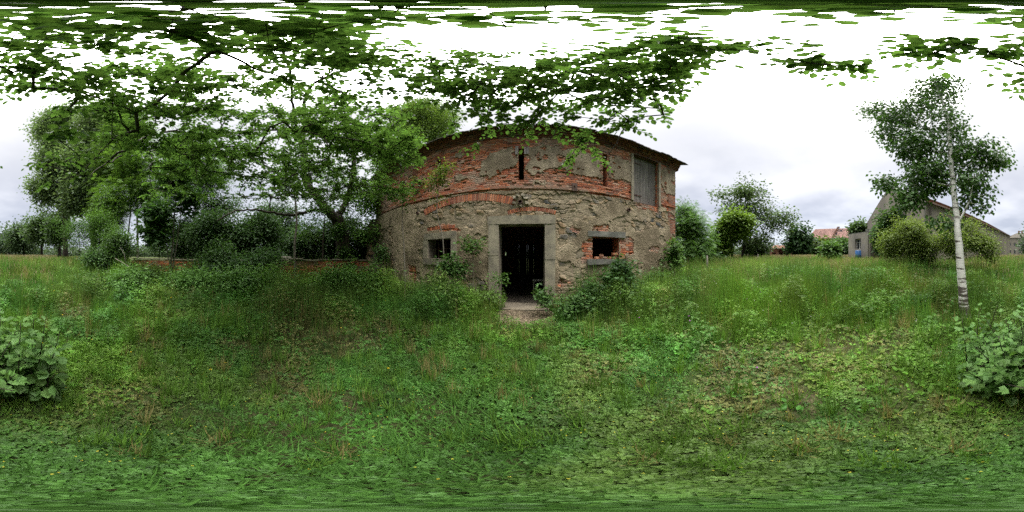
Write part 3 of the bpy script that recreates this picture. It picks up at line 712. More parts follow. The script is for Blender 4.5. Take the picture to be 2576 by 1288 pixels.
# ------------------------------------------------------------------ leaves and trees
OVAL = (np.array([(0, 0, 0), (-.42, .28, .10), (-.46, .66, .09), (0, 1, -.03), (.46, .66, .09), (.42, .28, .10)]), np.array([(0, 3, 2, 1), (0, 5, 4, 3)]))
DIAM = (np.array([(0, 0, 0), (-.5, .45, .06), (0, 1, 0), (.5, .45, .06)]), np.array([(0, 3, 2, 1)]))
LOBE = (np.array([(0, 0, 0), (-.62, .12, .06), (-.50, .62, .06), (-.17, .52, .03), (0, 1.05, -.05), (.17, .52, .03), (.50, .62, .06), (.62, .12, .06)]), np.array([(0, 3, 2, 1), (0, 5, 4, 3), (0, 7, 6, 5)]))
def _ash():
    V = []; F = []
    for k, (y, sd) in enumerate([(.2, -1), (.2, 1), (.45, -1), (.45, 1), (.68, -1), (.68, 1), (.85, 0)]):
        b = np.array([0, y, -.1*y*y]); d = np.array([sd*.85, .5, -.06]) if sd else np.array([0, 1, -.1]); d = d/np.linalg.norm(d)*.36; p = np.array([-d[1], d[0], 0])*.20
        n = len(V); V += [b, b+d*.5+p, b+d, b+d*.5-p]; F.append((n, n+3, n+2, n+1))
    return np.array(V), np.array(F)
ASH = _ash()
def _clover():
    V = []; F = []
    for a in (0, 2.09, 4.19):
        c, s = math.cos(a), math.sin(a); n = len(V)
        for (x, y, z) in ((0, 0, 0), (-.38, .45, .12), (0, 1, .05), (.38, .45, .12)): V.append((x*c-y*s, x*s+y*c, z))
        F.append((n, n+3, n+2, n+1))
    return np.array(V)*.6, np.array(F)
CLOV = _clover()
BLADE = (np.array([(-.5, 0, 0), (.5, 0, 0), (.40, .5, -.10), (-.40, .5, -.10), (.06, 1, -.42), (-.06, 1, -.42)]), np.array([(0, 1, 2, 3), (3, 2, 4, 5)]))
SPIKE = (np.array([(-.5, 0, 0), (.5, 0, 0), (.6, .6, 0), (-.6, .6, 0), (.1, 1, -.1), (-.1, 1, -.1)]), np.array([(0, 1, 2, 3), (3, 2, 4, 5)]))
def unit(v): return v/(np.linalg.norm(v, axis=-1, keepdims=True)+1e-9)
def leafmesh(tpl, pos, dr, nm, size, asp, col):
    """one leaf per row; dr = along the leaf, nm = its face, asp = width / length"""
    T, F = tpl; n = len(pos); k = len(T)
    dr = unit(dr); sd = unit(np.cross(dr, nm)); nm = np.cross(sd, dr)
    size = np.broadcast_to(size, (n,))[:, None, None]; asp = np.broadcast_to(asp, (n,))[:, None, None]
    V = pos[:, None, :]+size*(T[None, :, 0:1]*asp*sd[:, None, :]+T[None, :, 1:2]*dr[:, None, :]+T[None, :, 2:3]*nm[:, None, :])
    FF = (F[None]+(np.arange(n)*k)[:, None, None]).reshape(-1, F.shape[1])
    return V.reshape(-1, 3), FF, np.repeat(col, k, axis=0)
def join(parts):
    V = []; F = []; C = []; n = 0
    for v, f, c in parts: V.append(v); F.append(f+n); C.append(c); n += len(v)
    return np.concatenate(V), np.concatenate(F), np.concatenate(C)
def leafcols(n, c, var=.25, yel=.0):
    c = np.array(c, float); k = rng.random((n, 1)); b = 1+var*(rng.random((n, 1))*2-1)
    col = c[None]*b; col = col*(1-yel*k)+np.array([c[0]*1.7, c[1]*1.35, c[2]*1.0])*yel*k
    return col
def grow(nodes, par, anchors, bias=.25, step=.35, wob=.05, sag=.0):
    """attach every anchor to the growing skeleton; returns all nodes, parents and the anchor's own node"""
    nodes = [np.array(p, float) for p in nodes]; par = list(par); arr = np.array(nodes); cnt = len(nodes)
    cap = cnt+len(anchors)*30; buf = np.zeros((cap, 3)); buf[:cnt] = arr; root = arr[0]; pl = np.zeros(cap)
    for i in range(1, cnt): pl[i] = pl[par[i]]+np.linalg.norm(buf[i]-buf[par[i]])
    d0 = np.array([np.min(np.linalg.norm(arr-a, axis=1)) for a in anchors]); order = np.argsort(d0+rng.random(len(d0))*.3); tips = []
    for k in order:
        a = anchors[k]; d = np.linalg.norm(buf[:cnt]-a, axis=1)+bias*pl[:cnt]*.3
        up = np.maximum(0, buf[:cnt, 2]-a[2]); d = d+up*.35
        j = int(np.argmin(d)); p = buf[j].copy(); L_ = np.linalg.norm(a-p); m = max(1, min(24, int(L_/step))); prev = j
        bow = rng.normal(0, wob*L_, 3); bow[2] = abs(bow[2])+sag*L_
        for q in range(1, m+1):
            t = q/m; x = p*(1-t)+a*t+bow*math.sin(math.pi*t)+(rng.normal(0, wob*.5*step, 3) if q < m else 0)
            buf[cnt] = x; par.append(prev); pl[cnt] = pl[prev]+L_/m; prev = cnt; cnt += 1
        tips.append(prev)
    return buf[:cnt], np.array(par), np.array(tips), order
def skeleton_mesh(B, par, tips, rtip, rmax, keep0=0, pw=2.3, minlen=0, sides=5):
    n = len(B); w_ = np.zeros(n); w_[tips] += 1
    for i in range(n-1, 0, -1): w_[par[i]] += w_[i]
    r = np.minimum(rtip*np.maximum(w_, 1)**(1/pw), rmax)
    i = np.arange(max(1, keep0), n); p = par[i]; a = B[p]; b = B[i]; ra = np.minimum(r[p], r[i]*1.25+.002); rb = r[i]
    T = unit(b-a); up = np.where(np.abs(T[:, 2:3]) < .9, np.array([[0, 0, 1.]]), np.array([[1., 0, 0]])); A = unit(np.cross(T, up)); C = np.cross(T, A)
    th = np.arange(sides)*2*np.pi/sides; ring = np.cos(th)[None, :, None]*A[:, None]+np.sin(th)[None, :, None]*C[:, None]
    V = np.concatenate([a[:, None]+ring*ra[:, None, None], (b+T*rb[:, None]*.3)[:, None]+ring*rb[:, None, None]], 1).reshape(-1, 3)
    s = np.arange(sides); f = np.stack([s, (s+1) % sides, sides+(s+1) % sides, sides+s], 1)
    F = (f[None]+(np.arange(len(i))*2*sides)[:, None, None]).reshape(-1, 4)
    return V, F
def ell(c, r, n, hollow=.35):
    d = unit(rng.normal(size=(n, 3))); k = (hollow**3+(1-hollow**3)*rng.random((n, 1)))**(1/3)
    return np.array(c)+d*k*np.array(r)
def clump_leaves(A, per, spread, size, tpl, asp, col, var=.25, yel=.3, flat=.6, droop=.3, out=None, clumpvar=.3, szvar=.3):
    n = len(A)*per; idx = np.repeat(np.arange(len(A)), per)
    off = rng.normal(0, 1, (n, 3))*np.array([1, 1, .7])*spread; pos = A[idx]+off
    dr = unit(off*1.0+rng.normal(0, spread*.6, (n, 3))); dr[:, 2] = dr[:, 2]*.6-droop
    nm = np.stack([rng.normal(0, 1-flat, n), rng.normal(0, 1-flat, n), np.ones(n)], 1)
    cl = leafcols(n, col, var, yel); cl = cl*(1+clumpvar*(rng.random(len(A))[idx][:, None]*2-1))
    return leafmesh(tpl, pos, dr, nm, size*(1+szvar*(rng.random(n)*2-1)), asp, cl)
def tree(name, label, trunk, r0, r1, clusters, leaf, group=None, cat='tree', bark='bark', limbs=(), per=14, spread=.3, rtip=.006, step=.4, wob=.06, lm='leaf', hollow=.35, bias=.25, extra=None, rlimb=None):
    """trunk: points; clusters: (x,y,z, rx,ry,rz, n); leaf: dict for clump_leaves"""
    trunk = np.array(trunk, float); base = trunk[0].copy()
    root = thing(name, label, cat, tuple(base), group=group)
    tp = bez(trunk, max(6, len(trunk)*5)); rad = np.linspace(r0, r1, len(tp)); rad[0] *= 1.35; rad[1] *= 1.1
    m = MB(); m.tube(tp+rng.normal(0, r0*.05, tp.shape), rad, 10)
    nodes = list(tp); par = [-1]+list(range(len(tp)-1))
    for (pts, a, b) in limbs:
        q = bez(pts, len(pts)*5); m.tube(q, np.linspace(a, b, len(q)), 7)
        j = int(np.argmin(np.linalg.norm(np.array(nodes)-q[0], axis=1)))
        for k in range(len(q)): nodes.append(q[k]); par.append(j if k == 0 else len(nodes)-2)
    k0 = len(nodes)
    A = np.concatenate([ell(c[:3], c[3:6], int(c[6]), hollow) for c in clusters]) if clusters else np.zeros((0, 3))
    if extra is not None: A = np.concatenate([A, extra])
    g = gz(A[:, 0], A[:, 1])+.12; A = A[A[:, 2] > g]
    B, pr, tips, order = grow(nodes, par, A, bias, step, wob)
    V, F = skeleton_mesh(B, pr, tips, rtip, rlimb or max(r1*.9, .03), k0)
    m.add(V, F)
    m.build('trunk', M[bark], root, smooth=True)
    lf = dict(leaf); dd_ = float(np.hypot(base[0], base[1]))
    if dd_ > 6: per = int(per*1.9); lf['size'] = lf['size']*1.35
    elif dd_ > 3: per = int(per*1.6); lf['size'] = lf['size']*1.15
    parts = clump_leaves(A, per, spread, **lf)
    mesh_obj('crown', *parts[:2], M[lm], root, parts[2])
    return root
GREEN = (.055, .115, .030)
# --- the big tree whose branches hang over the yard
def big_tree():
    b = at(869, 9.6, -.1); tr = [b, at(862, 9.5, py=600), at(846, 9.3, py=545)]
    limb = lambda L_, d: [at(x, dd, py=y) for (x, y), dd in zip(L_, d)]
    up1 = (limb([(848, 556), (800, 500), (768, 450), (766, 385), (745, 330)], [9.3, 9.0, 8.8, 8.6, 8.2]), .30, .12)
    up2 = (limb([(850, 545), (880, 480), (890, 400), (880, 330)], [9.3, 9.5, 9.6, 9.4]), .2, .09)
    lowl = (limb([(835, 530), (790, 528), (740, 541), (690, 536), (640, 528), (590, 532), (545, 556)], [9.2, 8.6, 8.0, 7.6, 7.4, 7.3, 7.2]), .10, .025)
    mid = (limb([(795, 500), (740, 470), (690, 430), (640, 400)], [9.0, 8.2, 7.4, 6.8]), .10, .04)
    over1 = (limb([(766, 385), (765, 300), (780, 220), (860, 180), (960, 165), (1100, 152), (1250, 165), (1370, 180)], [8.6, 7.4, 5.6, 4.2, 3.6, 3.2, 3.1, 3.3]), .09, .012)
    over2 = (limb([(745, 330), (735, 240), (725, 170), (660, 90), (560, 110), (450, 180)], [8.2, 6.0, 4.2, 2.4, 2.7, 3.6]), .065, .008)
    over3 = (limb([(780, 220), (830, 180), (950, 120), (1120, 118), (1330, 140), (1500, 170), (1600, 215)], [5.6, 4.4, 2.9, 2.3, 2.3, 2.7, 3.1]), .04, .007)
    over4 = (limb([(745, 330), (620, 330), (520, 350), (440, 330), (360, 350), (290, 400), (215, 445)], [8.2, 6.5, 5.2, 4.4, 3.9, 3.4, 3.1]), .07, .008)
    c5 = (limb([(725, 170), (800, 70), (950, 30)], [4.2, 1.9, .8]), .03, .010)
    # sprays hanging over the yard: (column, row, spread x, spread y, height above eye lo, hi, count)
    A = []
    def spray(px, py, sx_, sy_, lo, hi, n, sq=False):
        for _ in range(n):
            x = px+(rng.random()*2-1)*sx_ if sq else px+rng.normal()*sx_; y = py+(rng.random()*2-1)*sy_ if sq else py+rng.normal()*sy_
            a, e = azel(x, min(y, 600)); e = min(max(e, 3), 88.5); h = lo+(hi-lo)*rng.random()
            d = min(h/math.tan(math.radians(e)), 10.5); z = EYE+d*math.tan(math.radians(e))
            A.append((d*math.sin(math.radians(a)), d*math.cos(math.radians(a)), z))
    # leaves close overhead
    spray(130, 190, 120, 34, 1.9, 3.0, 60, True); spray(60, 205, 60, 14, 1.8, 2.2, 16, True); spray(60, 140, 70, 30, 1.9, 2.6, 30, True)
    spray(260, 240, 90, 45, 1.8, 3.0, 42, True); spray(170, 420, 50, 34, 1.0, 1.4, 9); spray(150, 352, 20, 15, .95, 1.1, 4)
    spray(330, 330, 70, 50, 1.5, 2.6, 30, True); spray(420, 230, 130, 70, 2.0, 4.2, 100, True); spray(310, 90, 300, 45, 2.2, 3.0, 70, True)
    spray(640, 250, 240, 100, 2.4, 6.0, 330, True); spray(730, 380, 290, 110, 2.6, 5.6, 900, True); spray(870, 450, 170, 95, 1.9, 4.2, 420, True); spray(650, 400, 240, 120, 2.0, 3.0, 240, True)
    spray(680, 480, 220, 55, 1.2, 2.4, 150, True); spray(560, 450, 190, 80, 1.6, 3.0, 240, True); spray(890, 560, 70, 50, 1.2, 2.0, 110, True); spray(800, 520, 60, 30, 1.8, 2.4, 50, True); spray(990, 520, 40, 50, 1.4, 2.4, 60, True); spray(960, 430, 90, 90, 1.9, 3.2, 240, True); spray(640, 540, 120, 25, .8, 1.2, 26, True)
    spray(900, 160, 280, 90, 2.2, 4.2, 230, True); spray(1180, 170, 260, 80, 2.1, 3.8, 210, True); spray(1420, 170, 190, 80, 2.1, 3.4, 180, True)
    spray(1250, 235, 180, 35, 2.2, 3.2, 50, True); spray(1560, 205, 110, 70, 2.0, 3.0, 70, True); spray(1190, 310, 50, 26, 1.9, 2.5, 14); spray(1370, 305, 50, 26, 1.8, 2.3, 14)
    spray(1475, 335, 36, 34, 1.7, 2.2, 13); spray(1590, 300, 24, 16, 2.0, 2.3, 8); spray(1650, 240, 36, 26, 2.0, 2.6, 16); spray(1700, 170, 22, 12, 2.1, 2.5, 8)
    spray(1640, 100, 110, 34, 2.2, 3.0, 60, True); spray(1790, 100, 40, 16, 2.2, 2.7, 14); spray(1350, 75, 380, 50, 2.3, 3.0, 200, True); spray(700, 60, 500, 26, 2.3, 3.0, 60, True)
    for (cx_, cy_, r_, n_) in ((.1, .1, .8, 26), (-.2, -.2, .5, 12), (.2, -.15, .4, 14)):     # right above the camera
        for _ in range(n_):
            q = rng.normal(size=2)*r_*.6; A.append((cx_+q[0], cy_+q[1], EYE+2.1+1.2*rng.random()))
    spray(2300, 12, 300, 14, 2.4, 3.0, 16, True); spray(2480, 35, 90, 22, 2.3, 2.8, 18, True)
    NB = len(A)
    spray(2075, 158, 45, 9, 2.2, 2.4, 6, True); spray(2175, 172, 20, 6, 2.2, 2.3, 2, True); spray(2330, 132, 30, 8, 2.1, 2.3, 3, True); spray(2400, 112, 30, 8, 2.1, 2.3, 3, True)
    spray(2520, 140, 40, 9, 2.0, 2.3, 4, True); spray(620, 470, 150, 40, 1.3, 2.2, 0, True)
    for (x_, y_) in ((.10, .05), (-.1, .12), (.05, -.10), (-.14, -.06), (-.2, .2), (-.02, .3), (.0, .0), (-.3, -.1)): A.append((x_, y_, EYE+2.3+.5*rng.random()))
    OPENSKY = np.array(A[NB:]); A = np.array(A[:NB])
    A = A[(fbm(A[:, 0]*.9+20, A[:, 1]*.9, 33, 3) > .30)]
    az_ = np.degrees(np.arctan2(A[:, 0], A[:, 1])); el_ = np.degrees(np.arctan2(A[:, 2]-EYE, np.hypot(A[:, 0], A[:, 1])))
    lim = np.interp(az_, [-180, -176, -165, 70, 84, 150, 172, 180], [78, 62, 20, 20, 84.5, 84.5, 80, 78]); A = A[(el_ > lim)]
    # thin the twigs out so that light comes through everywhere: leaf cover per patch of sky is capped
    dd = np.linalg.norm(A-[0, 0, EYE], axis=1); az_ = np.degrees(np.arctan2(A[:, 0], A[:, 1])); el_ = np.degrees(np.arcsin((A[:, 2]-EYE)/dd)); used = {}; ok = []
    tall = (az_ > -140) & (az_ < -30) & (el_ < 52)
    for i in rng.permutation(len(A)):
        ci = int(el_[i]//5); cj = int((az_[i]+180)*math.cos(math.radians(ci*5+2.5))//5); cov = .034/dd[i]**2/.0076
        cap = (2.9 if tall[i] else 1.3)*(.15+1.25*float(sstep(.22, .75, vn(az_[i]*math.cos(math.radians(el_[i]))/11, el_[i]/8, 3))))
        if used.get((ci, cj), 0) < cap: used[(ci, cj)] = used.get((ci, cj), 0)+cov; ok.append(i)
    A = A[np.array(ok)]
    A = np.concatenate([A, OPENSKY]); print('anchors', len(A))
    root = thing('broadleaf_tree', 'old dark-trunked broadleaf tree behind the low brick wall, its boughs arching over the whole yard', 'tree', tuple(b))
    m = MB(); tp = bez(tr, 14); m.tube(tp+rng.normal(0, .02, tp.shape), np.linspace(.46, .36, 14), 14)
    nodes = list(tp); par = [-1]+list(range(13))
    for (pts, a_, b_) in (up1, up2, lowl, mid, over1, over2, over3, over4, c5):
        q = bez(pts, len(pts)*6); q[1:] += rng.normal(0, .025, q[1:].shape); m.tube(q, np.linspace(a_, b_, len(q)), 8)
        j = int(np.argmin(np.linalg.norm(np.array(nodes)-q[0], axis=1)))
        for k in range(len(q)): nodes.append(q[k]); par.append(j if k == 0 else len(nodes)-2)
    k0 = len(nodes)
    B, pr, tips, order = grow(nodes, par, A, .10, .28, .07)
    V, F = skeleton_mesh(B, pr, tips, .0036, .028, k0, 2.5); m.add(V, F)
    m.build('trunk', M['bark'], root, smooth=True)
    # leaves sit in flat sprays along the last twigs
    P = []; D = []; NM = []; C = []; SZ = []; TA = []; TB_ = []
    for a, tpi in zip(A[order], tips):
        d = a-B[pr[tpi]]; d = d/(np.linalg.norm(d)+1e-9); d[2] *= .5; d /= np.linalg.norm(d)
        side = np.cross(d, (0, 0, 1)); side /= np.linalg.norm(side)+1e-9
        ns = rng.integers(1, 3) if a[1] > -.2 or a[0] < 0 else 1; cv = .75+.5*rng.random()
        far = np.linalg.norm(a-np.array([0, 0, EYE])) > 5.5
        for q in range(ns+1):
            ang = rng.normal()*.8; dd = d*math.cos(ang)+side*math.sin(ang); dd = dd+np.array([0, 0, rng.normal()*.25-.12]); dd /= np.linalg.norm(dd)
            sdv = np.cross(dd, (0, 0, 1)); sdv /= np.linalg.norm(sdv)+1e-9; L_ = .26+.22*rng.random(); nl = rng.integers(7, 12); TA.append(a-dd*L_*.35); TB_.append(a+dd*L_*.65)
            for k in range(nl):
                t = (k+1)/nl; s = 1 if k % 2 else -1; p = a+dd*L_*(t-.35)
                P.append(p+rng.normal(0, .008, 3)); D.append(dd*.6+sdv*s*(1.0 if k < nl-1 else .1)+np.array([0, 0, -.25+.2*rng.normal()]))
                NM.append((rng.normal()*.35, rng.normal()*.35, 1)); SZ.append((.048+.062*rng.random())*(1.3 if far else 1)); C.append(cv)
    TA = np.array(TA); TB_ = np.array(TB_); T_ = unit(TB_-TA); A_ = unit(np.cross(T_, (0, 0, 1.))); C2 = np.cross(T_, A_); th = np.arange(3)*2.094; rg = np.cos(th)[None, :, None]*A_[:, None]+np.sin(th)[None, :, None]*C2[:, None]
    V = np.concatenate([TA[:, None]+rg*.0032, TB_[:, None]+rg*.0012], 1).reshape(-1, 3); q3 = np.arange(3); f3 = np.stack([q3, (q3+1) % 3, 3+(q3+1) % 3, 3+q3], 1)
    mesh_obj('twigs', V, (f3[None]+(np.arange(len(TA))*6)[:, None, None]).reshape(-1, 4), M['bark'], root)
    P = np.array(P); n = len(P); col = leafcols(n, (.070, .140, .034), .25, .30)*np.array(C)[:, None]
    v = leafmesh(OVAL, P, np.array(D), np.array(NM), np.array(SZ), .58+.15*rng.random(n), col)
    mesh_obj('crown', v[0], v[1], M['leaf_gloss'], root, v[2])
    print('big tree leaves', n)
big_tree()

def rough(cl, k=6):
    out = []
    for (x, y, z, rx, ry, rz, n) in cl:
        if n < 20: out.append((x, y, z, rx, ry, rz, n)); continue
        out.append((x, y, z, rx*.72, ry*.72, rz*.72, int(n*.42))); out.append((x, y, z+rz*.25, rx*1.2, ry*1.2, rz*1.35, max(3, int(n*.12))))
        for _ in range(k):
            d = unit(rng.normal(size=3)); f = .55+.35*rng.random(); q = .28+.26*rng.random()
            out.append((x+d[0]*rx*f, y+d[1]*ry*f, z+d[2]*rz*f+rz*.08, rx*q, ry*q, rz*q, int(n*.58/k)))
    return out
def clus(L_):
    """(column, row, distance, half-width px, half-height px, depth m, n) -> clusters in metres"""
    out = []
    for (px, py, d, wx, wy, dz, n) in L_:
        a, e = azel(px, py); c = at(px, d, py=py); k = math.radians(360/2576)
        rx = d*wx*k; rz = d/math.cos(math.radians(e))**2*wy*k
        out.append((c[0], c[1], c[2], max(rx*abs(math.cos(math.radians(a))), dz*.6), max(rx*abs(math.sin(math.radians(a))), dz*.6), rz, n))
    return out
def px_tree(name, label, trunk, r0, r1, cl, leaf, **kw):
    T = [at(t[0], t[2], py=t[1]) if t[1] is not None else at(t[0], t[2]) for t in trunk]
    limbs = [([at(a, c, py=b) for (a, b, c) in pts], p, q) for (pts, p, q) in kw.pop('limbs', [])]
    C_ = clus(cl) if kw.pop('plain', False) else rough(clus(cl))
    return tree(name, label, T, r0, r1, C_, leaf, limbs=limbs, **kw)
def lf(size, tpl=DIAM, asp=.7, col=GREEN, **k): return dict(size=size, tpl=tpl, asp=asp, col=col, **k)

px_tree('ivy_vine', 'leafy ivy climbing the dark trunk above the low brick wall', [(868, None, 9.0), (866, 640, 9.0), (858, 600, 9.0), (850, 560, 8.95)], .015, .006,
        [(866, 640, 8.95, 16, 24, .12, 26), (853, 580, 8.9, 16, 24, .12, 22), (880, 660, 8.8, 18, 14, .2, 16)], lf(.08, LOBE, .9, (.06, .13, .03)), per=9, spread=.13, rtip=.003, step=.3, cat='ivy', plain=True)
# --- birch
px_tree('birch_tree', 'slim white-barked birch standing alone in the grass behind the camera, leaning to its left', [(2431, None, 3.55), (2424, 755, 3.55), (2417, 680, 3.6), (2412, 600, 3.65), (2405, 530, 3.75), (2394, 430, 3.9), (2388, 350, 4.0), (2382, 290, 4.1), (2362, 235, 4.2), (2345, 195, 4.3)],
        .115, .022, [(2330, 235, 4.3, 55, 40, 1.0, 90), (2260, 290, 4.5, 65, 36, 1.0, 90), (2380, 215, 4.4, 60, 28, .9, 70), (2300, 370, 4.3, 60, 45, .9, 90), (2330, 450, 4.1, 60, 40, .8, 80),
                     (2235, 460, 4.2, 30, 16, .5, 22), (2290, 500, 4.0, 40, 28, .6, 34), (2420, 400, 4.2, 40, 60, .8, 60), (2490, 390, 4.3, 55, 36, .8, 70), (2450, 480, 4.1, 50, 55, .8, 60), (2380, 330, 4.2, 50, 50, .9, 60),
                     (2380, 560, 3.8, 16, 22, .4, 10), (2200, 275, 4.7, 35, 18, .6, 22), (2350, 300, 4.3, 90, 90, 1.1, 60), (2360, 430, 4.3, 70, 60, .9, 40), (2230, 340, 4.5, 40, 20, .6, 24)],
        lf(.082, DIAM, .80, (.066, .140, .034), droop=.9, flat=.25, var=.3, yel=.2), per=13, plain=True, spread=.13, rtip=.0035, step=.25, bark='birch', wob=.08, hollow=.0, lm='leaf',
        limbs=[([(2412, 560, 3.7), (2440, 500, 3.8), (2452, 430, 4.0)], .03, .012)])
# ------------------------------------------------------------------ near shrubs behind the camera
def near_shrub(name, label, cols, stems, leafsize, tpl, asp, col, lm='leaf', wfac=1.0, lay=1.0):
    """upright leafy shoots; stems: (base x, y, top x, y, height)"""
    b = np.mean([(s[0], s[1]) for s in stems], axis=0); root = thing(name, label, 'shrub', (b[0], b[1], float(gz(*b))))
    m = MB(); parts = []
    for (x0, y0, x1, y1, h) in stems:
        g = float(gz(x0, y0)); q = bez([(x0, y0, g-.03), ((x0*.7+x1*.3), (y0*.7+y1*.3), g+h*.5), (x1, y1, g+h)], 12)
        m.tube(q, np.linspace(.010, .003, 12), 6)
        n = int(30*h/.9*lay); t = np.sort(.12+.88*rng.random(n)); k = (t*11).astype(int).clip(0, 10); p = q[k]*(1-(t*11-k))[:, None]+q[k+1]*(t*11-k)[:, None]
        ph = np.arange(n)*2.4+rng.random()*6+rng.normal(0, .4, n); d = np.stack([np.cos(ph), np.sin(ph), .15-.75*rng.random(n)+.7*(t > .93)], 1)
        pet = .03+.03*rng.random((n, 1)); p = p+d*pet
        nm = np.stack([.35*np.cos(ph), .35*np.sin(ph), np.ones(n)], 1)+rng.normal(0, .35, (n, 3))
        sz_ = leafsize*(.6+.5*np.sin(np.pi*np.clip(t*.9+.1, 0, 1))+.2*rng.random(n))
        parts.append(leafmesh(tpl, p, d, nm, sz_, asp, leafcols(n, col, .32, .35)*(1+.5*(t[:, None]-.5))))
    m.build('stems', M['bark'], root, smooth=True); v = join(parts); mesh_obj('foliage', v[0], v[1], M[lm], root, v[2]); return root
def ring(px0, px1, d0, d1, n, h0, h1, lean=.15):
    S = []
    for _ in range(n):
        p = px0+(px1-px0)*rng.random(); d = d0+(d1-d0)*rng.random(); a = at(p, d, 0); o = rng.normal(0, lean, 2); S.append((a[0], a[1], a[0]+o[0], a[1]+o[1], h0+(h1-h0)*rng.random()))
    return S
near_shrub('leafy_shrub', 'chest-low shrub of rounded grey-green leaves on upright shoots, just behind the camera', None, ring(-24, 122, 1.2, 1.9, 15, .35, 1.02, .14), .110, OVAL, .78, (.105, .205, .058), lay=1.1)
near_shrub('leafy_shrub', 'chest-low shrub of pointed bright green lobed leaves beneath the birch', None, ring(2428, 2606, 1.3, 2.2, 50, .35, .95, .17), .080, LOBE, .92, (.085, .180, .044), lay=1.0)

# ------------------------------------------------------------------ trees on the left and behind
G1 = (.070, .150, .034); G2 = (.105, .205, .038); GD = (.042, .095, .028); GP = (.118, .185, .085); GY = (.13, .21, .035)
px_tree('poplar_tree', 'tallest grey-green poplar with a forked trunk, left edge of the thicket', [(238, None, 19), (236, 560, 19), (244, 480, 19), (250, 400, 19.3), (262, 320, 19.6), (270, 285, 19.8)], .42, .10,
        [(230, 330, 20, 60, 55, 3, 130), (255, 290, 20, 45, 28, 2.5, 60), (215, 420, 19.5, 60, 50, 3, 110), (200, 500, 19, 55, 45, 3, 90), (290, 400, 19.5, 45, 60, 2.5, 90), (290, 300, 20.5, 40, 38, 2, 50)],
        lf(.22, DIAM, .85, GP, flat=.2), per=38, spread=.75, rtip=.012, step=1.2, limbs=[([(236, 555, 19), (215, 500, 19), (200, 440, 19.2), (190, 380, 19.5)], .2, .06)])
px_tree('poplar_tree', 'silvery poplar at the far left of the trees, open sky to its left', [(165, None, 22), (163, 560, 22), (158, 450, 22.3), (160, 340, 22.6), (165, 280, 23)], .36, .09,
        [(150, 290, 23, 40, 30, 2.5, 60), (120, 330, 23, 42, 30, 2.2, 60), (140, 400, 22.5, 50, 50, 3, 100), (125, 480, 22, 48, 45, 3, 90), (175, 480, 22, 40, 60, 3, 80)],
        lf(.23, DIAM, .85, GP, flat=.2), per=36, spread=.8, rtip=.012, step=1.3)
px_tree('ash_tree', 'bright green young ash with pale slim trunk right of the forked poplar', [(347, None, 13.5), (346, 600, 13.5), (345, 500, 13.5), (350, 420, 13.8), (345, 350, 14)], .11, .04,
        [(340, 330, 14, 55, 45, 2, 60), (320, 420, 13.8, 60, 50, 2, 70), (360, 490, 13.5, 50, 45, 2, 50), (300, 500, 13.5, 40, 40, 1.5, 40)],
        lf(.34, ASH, .9, G2, flat=.3), per=22, spread=.5, rtip=.008, step=.8, bark='bark_grey')
px_tree('ash_tree', 'ash with crooked grey trunk rising left of the big dark tree', [(480, None, 11.5), (480, 620, 11.5), (492, 520, 11.5), (488, 430, 11.8), (480, 360, 12)], .10, .035,
        [(470, 380, 12, 60, 50, 2, 60), (520, 450, 11.8, 45, 50, 1.6, 50), (440, 460, 11.8, 45, 40, 1.6, 40)],
        lf(.32, ASH, .9, G1, flat=.3), per=20, spread=.45, rtip=.008, step=.7, bark='bark_grey')
px_tree('ash_tree', 'slender ash with bare lower trunk beside the ash with pale trunk, slightly behind', [(322, None, 15.5), (322, 600, 15.5), (330, 500, 15.5), (318, 400, 16)], .10, .04,
        [(270, 420, 16, 50, 50, 2, 60), (300, 340, 16.5, 50, 35, 2, 45), (270, 540, 15, 45, 35, 2, 50)],
        lf(.36, ASH, .9, (.07, .135, .03), flat=.3), per=20, spread=.55, rtip=.008, step=.9, bark='bark_grey')
px_tree('maple_sapling', 'several-stemmed young maple before the brick wall, thick dark leaves at head height', [(430, None, 7.0), (430, 660, 7.0), (436, 600, 7.0), (440, 520, 7.1), (452, 440, 7.2)], .055, .018,
        [(430, 440, 7.2, 50, 40, .9, 50), (395, 540, 7.0, 40, 30, .8, 50), (390, 590, 7.0, 30, 20, .6, 26), (470, 500, 7.2, 30, 40, .8, 30)],
        lf(.13, LOBE, .95, GD, flat=.6), per=14, spread=.22, rtip=.005, step=.4, bark='bark_grey', limbs=[([(430, 680, 7.0), (418, 620, 6.95), (400, 560, 6.95)], .03, .012), ([(432, 690, 7.0), (452, 560, 7.1), (462, 450, 7.2)], .035, .012)])
px_tree('young_tree', 'thin straight grey-stemmed young tree just in front of the low brick wall', [(743, None, 7.45), (742, 700, 7.45), (741, 620, 7.4), (746, 560, 7.4), (742, 500, 7.3), (728, 430, 7.2)], .075, .03,
        [(720, 430, 7.1, 60, 35, .9, 30), (760, 380, 7.0, 45, 35, .8, 20)], lf(.085, OVAL, .62, G1), per=18, spread=.22, rtip=.005, step=.4, bark='bark_grey')
px_tree('elm_sapling', 'leafy young elm screening the big dark trunk, between the thin grey stem and the barn', [(812, None, 8.6), (812, 620, 8.6), (816, 560, 8.6), (822, 500, 8.5), (826, 450, 8.4)], .05, .015,
        [(800, 520, 8.5, 50, 36, .7, 34), (880, 500, 8.6, 46, 36, .7, 34), (840, 450, 8.4, 60, 30, .7, 30), (905, 570, 8.7, 34, 34, .6, 30), (770, 580, 8.6, 30, 22, .5, 14)], lf(.085, OVAL, .62, (.075, .16, .034), flat=.4), per=13, spread=.24, rtip=.004, step=.4)
